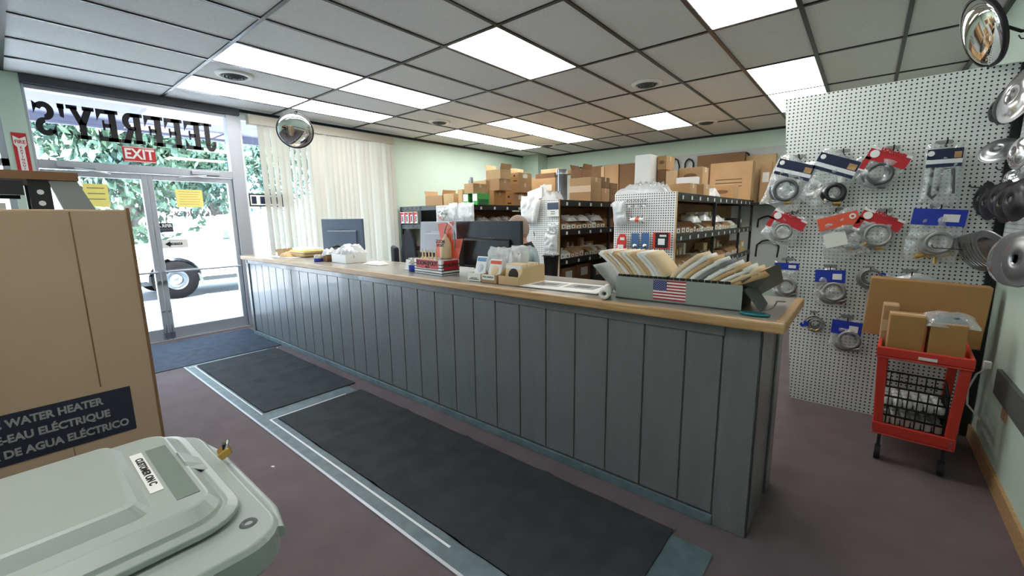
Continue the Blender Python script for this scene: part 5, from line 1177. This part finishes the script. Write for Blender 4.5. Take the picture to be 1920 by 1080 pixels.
# steel rack behind it with a board top
sr = T('storage_rack', 'black slotted steel rack with a brown board top behind the tall carton', 'shelving rack', (-3.15, -.32, 0))
MB().box(-.25, .25, -.7, .60, 1.655, 1.692).put('top_board', 'card_dark', sr)
MB().box(.215, .25, -.7, .42, 1.585, 1.645).put('beam', 'black_metal', sr); MB().box(-.25, -.215, -.7, .42, 1.585, 1.645).put('beam', 'black_metal', sr)
for (x, y) in ((.23, .47), (-.23, .47), (.23, -.68), (-.23, -.68)):
    b = MB(); b.box(x-.004, x+.004, y-.035, y+.035, 0, 1.655) if x > 0 else b.box(x-.02, x+.02, y-.03, y+.03, 0, 1.655)
    pst = b.put('slotted_post', 'black_metal', sr)
    if x > 0 and y > 0:
        q = MB()
        for k in range(12): q.cyl((x+.004, y-.0, 1.60-.05*k), (x+.006, y-.0, 1.60-.05*k), .012, n=8)
        q.put('slots', 'alu_white', pst)
MB().box(-.23, .23, -.68, .47, 1.44, 1.46).put('shelf', 'black_metal', sr)
MB().box(-.23, .23, -.68, .47, .5, .52).put('shelf', 'black_metal', sr)
MB().hexa([(.20, .56, 1.42), (.24, .56, 1.42), (.24, .68, 1.42), (.20, .68, 1.42)], [(.20, .50, 1.652), (.24, .50, 1.652), (.24, .595, 1.652), (.20, .595, 1.652)]).put('end_plate', 'gray_metal', sr)
t = T('tool_case', 'black rounded case on the brown board at the left edge', 'case', (-3.0, -.36, 1.693)); MB().box(-.08, .08, -.2, .10, 0, .075).put('case_body', 'black', t, bevel=.02); MB().tube([(.085, -.12, .02), (.095, -.1, .05), (.095, .0, .05), (.085, .02, .02)], .006).put('grip', 'alu_white', t)
for k, l in enumerate(['white card box under the brown board, left', 'white card box under the brown board, right']):
    t = T('small_carton', l, 'carton', (-3.0, -.25+.22*k, 1.461)); MB().box(-.06, .06, -.07, .07, 0, .09).put('carton', 'white' if k else 'alu', t)
# ------------------------------------------------------------------ grey waste cart with a lid
bn = T('waste_cart', 'large grey green plastic waste cart with a hinged lid, near left', 'waste bin', (-1.07, -.14, 0))
def rr(x0, x1, y0, y1, r, z, n=6):
    pts = []
    for cx_, cy_, a0_ in ((x1-r, y1-r, 0), (x0+r, y1-r, 90), (x0+r, y0+r, 180), (x1-r, y0+r, 270)):
        for k in range(n+1): a = radians(a0_+90*k/n); pts.append(Vector((cx_+r*cos(a), cy_+r*sin(a), z)))
    return pts
def loft(b, rings, mi=0, cap=True):
    n = len(rings[0]); vs = [v for r_ in rings for v in r_]
    b._add(vs, [(j*n+i, j*n+(i+1) % n, (j+1)*n+(i+1) % n, (j+1)*n+i) for j in range(len(rings)-1) for i in range(n)], mi, False)
    if cap: b._add(rings[0], [tuple(range(n))[::-1]], mi); b._add(rings[-1], [tuple(range(n))], mi)
    return b
b = MB(); loft(b, [rr(-.21, .19, -.28, .26, .04, .06), rr(-.25, .23, -.33, .33, .05, .80), rr(-.28, .26, -.36, .37, .05, .805), rr(-.28, .265, -.36, .37, .05, .84)]); b.put('cart_body', 'bin_plastic', bn, bevel=.004)
b = MB(); loft(b, [rr(-.30, .285, -.38, .410, .07, .822), rr(-.305, .292, -.385, .418, .075, .832), rr(-.305, .292, -.385, .418, .075, .878), rr(-.298, .285, -.378, .410, .07, .888), rr(-.27, .235, -.36, .37, .06, .886)]); b.put('rim', 'bin_plastic', bn, bevel=.003)
# handle bar across the front corner
MB().tube([(-.24, .412, .862), (-.15, .424, .866), (.18, .424, .866), (.25, .41, .862)], .012, 10).put('rim_lip', 'bin_plastic', bn)
# lid: stepped edge, flat deck, raised middle
b = MB()
loft(b, [rr(-.295, .20, -.38, .37, .07, .889), rr(-.30, .205, -.385, .38, .075, .894), rr(-.30, .205, -.385, .38, .075, .904), rr(-.285, .19, -.375, .364, .065, .909), rr(-.28, .184, -.37, .358, .065, .905), rr(-.275, .18, -.365, .352, .06, .914), rr(-.255, .155, -.35, .338, .045, .930),
         rr(-.25, .15, -.345, .334, .043, .9315), rr(-.238, .12, -.33, .254, .03, .933), rr(-.222, .10, -.31, .238, .022, .951), rr(-.212, .09, -.30, .228, .02, .9525)])
b.put('lid', 'bin_plastic', bn, bevel=.002)
rp = MB().box(-.168, .108, .290, .327, .9318, .9330).put('recessed_panel', 'bin_dark' if 'bin_dark' in MT else 'dk_gray', bn)
MB().box(-.165, .045, .262, .283, .9334, .9342).put('sticker', 'white', bn)
text('CUSTOMER ON C', .0125, 'ink', bn, (-.06, .2725, .9346), (1, 0, 0), (0, 1, 0), bold=.0005, sx=1.05)
MB().hexa([(-.105, .333, .928), (-.015, .333, .928), (-.015, .375, .902), (-.105, .375, .902)], [(-.095, .333, .940), (-.03, .333, .940), (-.04, .368, .914), (-.08, .368, .914)]).put('lift_tab', 'bin_plastic', bn, bevel=.004)
MB().lathe([(.016, .886), (.013, .8895), (.009, .8895), (.006, .886)], 18, (.215, .372, 0)).put('rim_eyelet', 'dk_gray', bn)
for sx in (-1, 1):
    MB().cyl((sx*.24-.02-.01, -.24, .10), (sx*.24+.02-.01, -.24, .10), .10, n=24).put('wheel', 'rubber', bn)
t = T('padlock', 'small brass padlock hanging on the front lip of the waste cart lid', 'padlock', (-1.145, .268, .893), radians(-12)); MB().box(-.018, .018, -.009, .009, 0, .026).put('lock_body', 'brass', t, bevel=.003, rot=(radians(-60), 0, 0), loc=(0, 0, .008)); MB().tube([(-.010, .012, .018), (-.011, .018, .034), (0, .020, .042), (.011, .018, .034), (.010, .012, .018)], .003, 8).put('shackle', 'chrome', t); MB().box(-.008, .008, .008, .014, .022, .036).put('lock_collar', 'black', t)
t = T('dirt_spot', 'small brown dried spot on the raised middle of the waste cart lid', 'stain', (-1.20, -.19, .9527)); MB().lathe([(.010, 0), (.0001, .0008)], 9, M=Matrix.Diagonal((1.4, .7, 1)).to_3x3()).put('spot', 'card_dark', t)

for k, (x_, y_, l) in enumerate([(-2.62, .86, 'small white paper scrap on the carpet left of the runner'), (-1.02, .95, 'tiny white speck of litter on the carpet near the viewer')]):
    o = MB().prism([(0, 0), (.022, .004), (.02, .016), (.003, .013)], .002, (0, 0, 0), (1, 0, 0), (0, 1, 0)).put('litter', 'paper', loc=(x_, y_, .0005), rot=(0, 0, k)); tag(o, l, 'litter')
# ------------------------------------------------------------------ seated man behind the black monitor
def skin(chains, rootv=0):
    """chains: list of [(pos, radius)...] sharing points by equality"""
    idx = {}; vs = []; rad = []; es = []
    for ch in chains:
        last = None
        for p, r_ in ch:
            k = tuple(round(a, 4) for a in p)
            if k not in idx: idx[k] = len(vs); vs.append(p); rad.append(r_ if isinstance(r_, tuple) else (r_, r_))
            if last is not None and last != idx[k]: es.append((last, idx[k]))
            last = idx[k]
    me = bpy.data.meshes.new('skin'); me.from_pydata(vs, es, []); o = bpy.data.objects.new('skin', me); COL.objects.link(o)
    o.modifiers.new('s', 'SKIN'); sv = me.skin_vertices[0].data if len(me.skin_vertices) else None
    if sv is None:
        bm = bmesh.new(); bm.from_mesh(me); bm.verts.layers.skin.verify(); bm.to_mesh(me); bm.free(); sv = me.skin_vertices[0].data
    for i, r_ in enumerate(rad): sv[i].radius = r_; sv[i].use_root = (i == rootv)
    m = o.modifiers.new('u', 'SUBSURF'); m.levels = 2
    dg = bpy.context.evaluated_depsgraph_get(); dg.update()
    out = bpy.data.meshes.new_from_object(o.evaluated_get(dg)); bpy.data.objects.remove(o)
    return out
def merge(meshes, name, m, parent, voxel=.007, smooth=2):
    bm = bmesh.new()
    for me in meshes: bm.from_mesh(me)
    me = bpy.data.meshes.new(name); bm.to_mesh(me); bm.free()
    o = bpy.data.objects.new(name, me); COL.objects.link(o)
    r = o.modifiers.new('r', 'REMESH'); r.mode = 'VOXEL'; r.voxel_size = voxel; r.use_smooth_shade = True
    s = o.modifiers.new('s', 'SMOOTH'); s.iterations = smooth; s.factor = .5
    dg = bpy.context.evaluated_depsgraph_get(); dg.update()
    out = bpy.data.meshes.new_from_object(o.evaluated_get(dg)); bpy.data.objects.remove(o)
    out.materials.clear(); out.materials.append(MT[m]); out.name = name
    q = bpy.data.objects.new(name, out); COL.objects.link(q)
    if parent: q.parent = parent
    return q
V = lambda x, y, z: (x, y, z)
# local frame: +Y is the way he faces, z up, origin on the floor under the pelvis
man = T('person', 'seated man with short grey hair in a pale grey shirt, working behind the black monitor', 'person', (-2.27, 2.98, 0), radians(118))
hp = V(0, 0, .66); wa = V(0, .0, .80); ch = V(0, .03, .98); nb = V(0, .03, 1.15); nk = V(0, .055, 1.20); hd = V(0, .09, 1.27)
tors = [(hp, (.15, .12)), (wa, (.14, .11)), (ch, (.155, .115)), (nb, (.10, .08)), (nk, (.058, .058)), (hd, (.055, .06))]
def side(s):
    sh = V(s*.17, .03, 1.11); el = V(s*.25, .08, .90); wr = V(s*.16, .30, .95); pm = V(s*.13, .37, .945)
    hj = V(s*.09, .02, .63); kn = V(s*.13, .42, .58); an = V(s*.12, .38, .12); toe = V(s*.13, .52, .06)
    arm = [(nb, (.10, .08)), (sh, .062), (el, .045), (wr, .028), (pm, (.036, .018))]
    leg = [(hp, (.15, .12)), (hj, .095), (kn, .062), (an, .042), (toe, .04)]
    fs = []
    for k in range(4):
        bx = s*.13+(k-1.5)*.019; L_ = (.068, .078, .074, .058)[k]
        fs.append([(pm, (.036, .018)), (V(bx, .405, .945), .0095), (V(bx, .405+L_*.5, .942), .009), (V(bx, .405+L_, .928), .008)])
    fs.append([(pm, (.036, .018)), (V(s*.13-s*.042, .36, .94), .011), (V(s*.13-s*.055, .395, .935), .009)])
    return arm, leg, fs
chains = [tors]; fing = []
for s in (-1, 1): a_, l_, f_ = side(s); chains += [a_, l_]; fing += f_
body = skin(chains)
fms = [skin([f]) for f in fing]
# head: shaped ellipsoid with brow, nose, lips, chin, ears
def head_mesh():
    b = MB(); c0 = Vector((0, .105, 1.355))
    def f(u, v):
        th = 2*pi*u; ph = pi*v; d = Vector((sin(ph)*sin(th), sin(ph)*cos(th), cos(ph)))
        rx, ry, rz = .076, .098, .122
        p = Vector((d.x*rx, d.y*ry, d.z*rz))
        if p.z < 0: k = 1-.34*(-p.z/rz)**1.5; p.x *= k; p.y = p.y*(1-.10*(-p.z/rz))+.012*(-p.z/rz)*(1 if p.y > 0 else -.6)
        if d.y > 0: p.y -= .006*(d.y)*math.exp(-((p.z-.012)/.014)**2)*(1 if abs(p.x) < .055 else 0)
        return c0+p
    b.grid(36, 28, f)
    b.lathe([(.0001, .022), (.008, .014), (.014, -.004), (.015, -.012), (.0001, -.018)], 12, c0+Vector((0, .097, -.020)), Euler((radians(-12), 0, 0)).to_matrix())
    for s in (-1, 1):
        b.torus(c0+Vector((s*.078, -.012, -.008)), .021, .008, Euler((0, pi/2, 0)).to_matrix()@Matrix.Diagonal((1.35, .8, 1)).to_3x3(), 18, 6); b.lathe([(.0001, -.01), (.018, -.006), (.018, .004), (.0001, .006)], 12, c0+Vector((s*.077, -.012, -.008)), Euler((0, pi/2, 0)).to_matrix())
    for z, r_ in ((-.062, .006), (-.072, .0065)): b.tube([c0+Vector((-.022, .083, z)), c0+Vector((0, .094, z)), c0+Vector((.022, .083, z))], [r_*.5, r_, r_*.5], 8)
    b.tube([c0+Vector((-.055, .072, .026)), c0+Vector((-.02, .092, .028)), c0+Vector((.02, .092, .028)), c0+Vector((.055, .072, .026))], .007, 8)
    b.cyl(c0+Vector((0, -.03, -.16)), c0+Vector((0, -.01, -.02)), .056, .058, 18)
    me = bpy.data.meshes.new('h'); me.from_pydata(b.v, [], b.f); return me
bodyo = merge([body]+fms+[head_mesh()], 'body', 'skin', man, .006)
c0 = Vector((0, .105, 1.355))
for s in (-1, 1):
    MB().lathe([(.0001, .011), (.009, .007), (.011, 0)], 12, c0+Vector((s*.030, .079, .006)), Euler((-pi/2, 0, 0)).to_matrix()).put('eye', 'white', bodyo); MB().lathe([(.0001, .0125), (.005, .0108)], 10, c0+Vector((s*.030, .079, .006)), Euler((-pi/2, 0, 0)).to_matrix()).put('iris', 'ink', bodyo)
# short hair cap with a high hairline
def hf(u, v):
    th = 2*pi*u; front = max(0, cos(th)); ph = (pi*.60-front*1.25)*v; ph = min(ph, pi*.60)
    d = Vector((sin(ph)*sin(th), sin(ph)*cos(th), cos(ph))); k = 1.035+.01*noise.noise(d*9)
    return c0+Vector((d.x*.0775*k, d.y*.098*k, d.z*.122*k))
MB().grid(40, 14, hf, flip=True).put('hair', 'hair', man)
def clothe(name, m, keep, off, th=.004):
    bm = bmesh.new(); bm.from_mesh(bodyo.data); bm.normal_update()
    bmesh.ops.delete(bm, geom=[f for f in bm.faces if not all(keep(v.co) for v in f.verts)], context='FACES')
    nrm = [(v, v.normal.copy()) for v in bm.verts]
    for v, n_ in nrm: v.co += n_*(off+.004*noise.noise(v.co*14)+.002*noise.noise(v.co*40))
    me = bpy.data.meshes.new(name); bm.to_mesh(me); bm.free(); me.materials.clear(); me.materials.append(MT[m])
    o = bpy.data.objects.new(name, me); COL.objects.link(o); o.parent = man
    md = o.modifiers.new('s', 'SOLIDIFY'); md.thickness = th; md.offset = -1; return o
def in_shirt(p): return (p.z < 1.212-.3*p.y and ((p.z > .80 and p.y < .235) or (p.z > .68 and p.y < .17)))
clothe('shirt', 'shirt', in_shirt, .013)
MB().lathe([(.088, -.03), (.080, .0), (.074, .024), (.069, .022), (.076, -.02)], 24, (0, .048, 1.205), Euler((radians(-18), 0, 0)).to_matrix()).put('collar', 'dark_fabric', man)
clothe('trousers', 'dark_fabric', lambda p: p.z > .10 and ((p.z < .72 and p.y < .2) or p.z < .70), .012)
for s in (-1, 1): MB().box(s*.125-.045, s*.125+.045, .31, .56, 0.0, .09).put('shoe', 'black', man, bevel=.03)
st = T('stool', 'black round stool under the seated man', 'stool', (-2.27, 2.98, 0)); MB().lathe([(.0001, .46), (.17, .46), (.18, .48), (.18, .50), (.16, .52), (.0001, .52)], 28).put('seat', 'dark_fabric', st)
for k in range(4): a = pi/4+k*pi/2; MB().tube([(.10*cos(a), .10*sin(a), .46), (.19*cos(a), .19*sin(a), 0)], .013, 8).put('leg', 'black_metal', st)
# black waste bin on the desk edge right of him
t = T('waste_bin', 'black open topped waste bin right of the seated man', 'waste bin', (-2.0, 2.92, .9005)); MB().lathe([(.05, 0), (.065, .24), (.072, .24), (.072, .25), (.060, .25), (.046, .006), (.0001, .006)], 24).put('bin_body', 'black', t); crumple(.11, .11, .05, 140).put('bin_liner', 'bag', t, loc=(0, 0, .235))
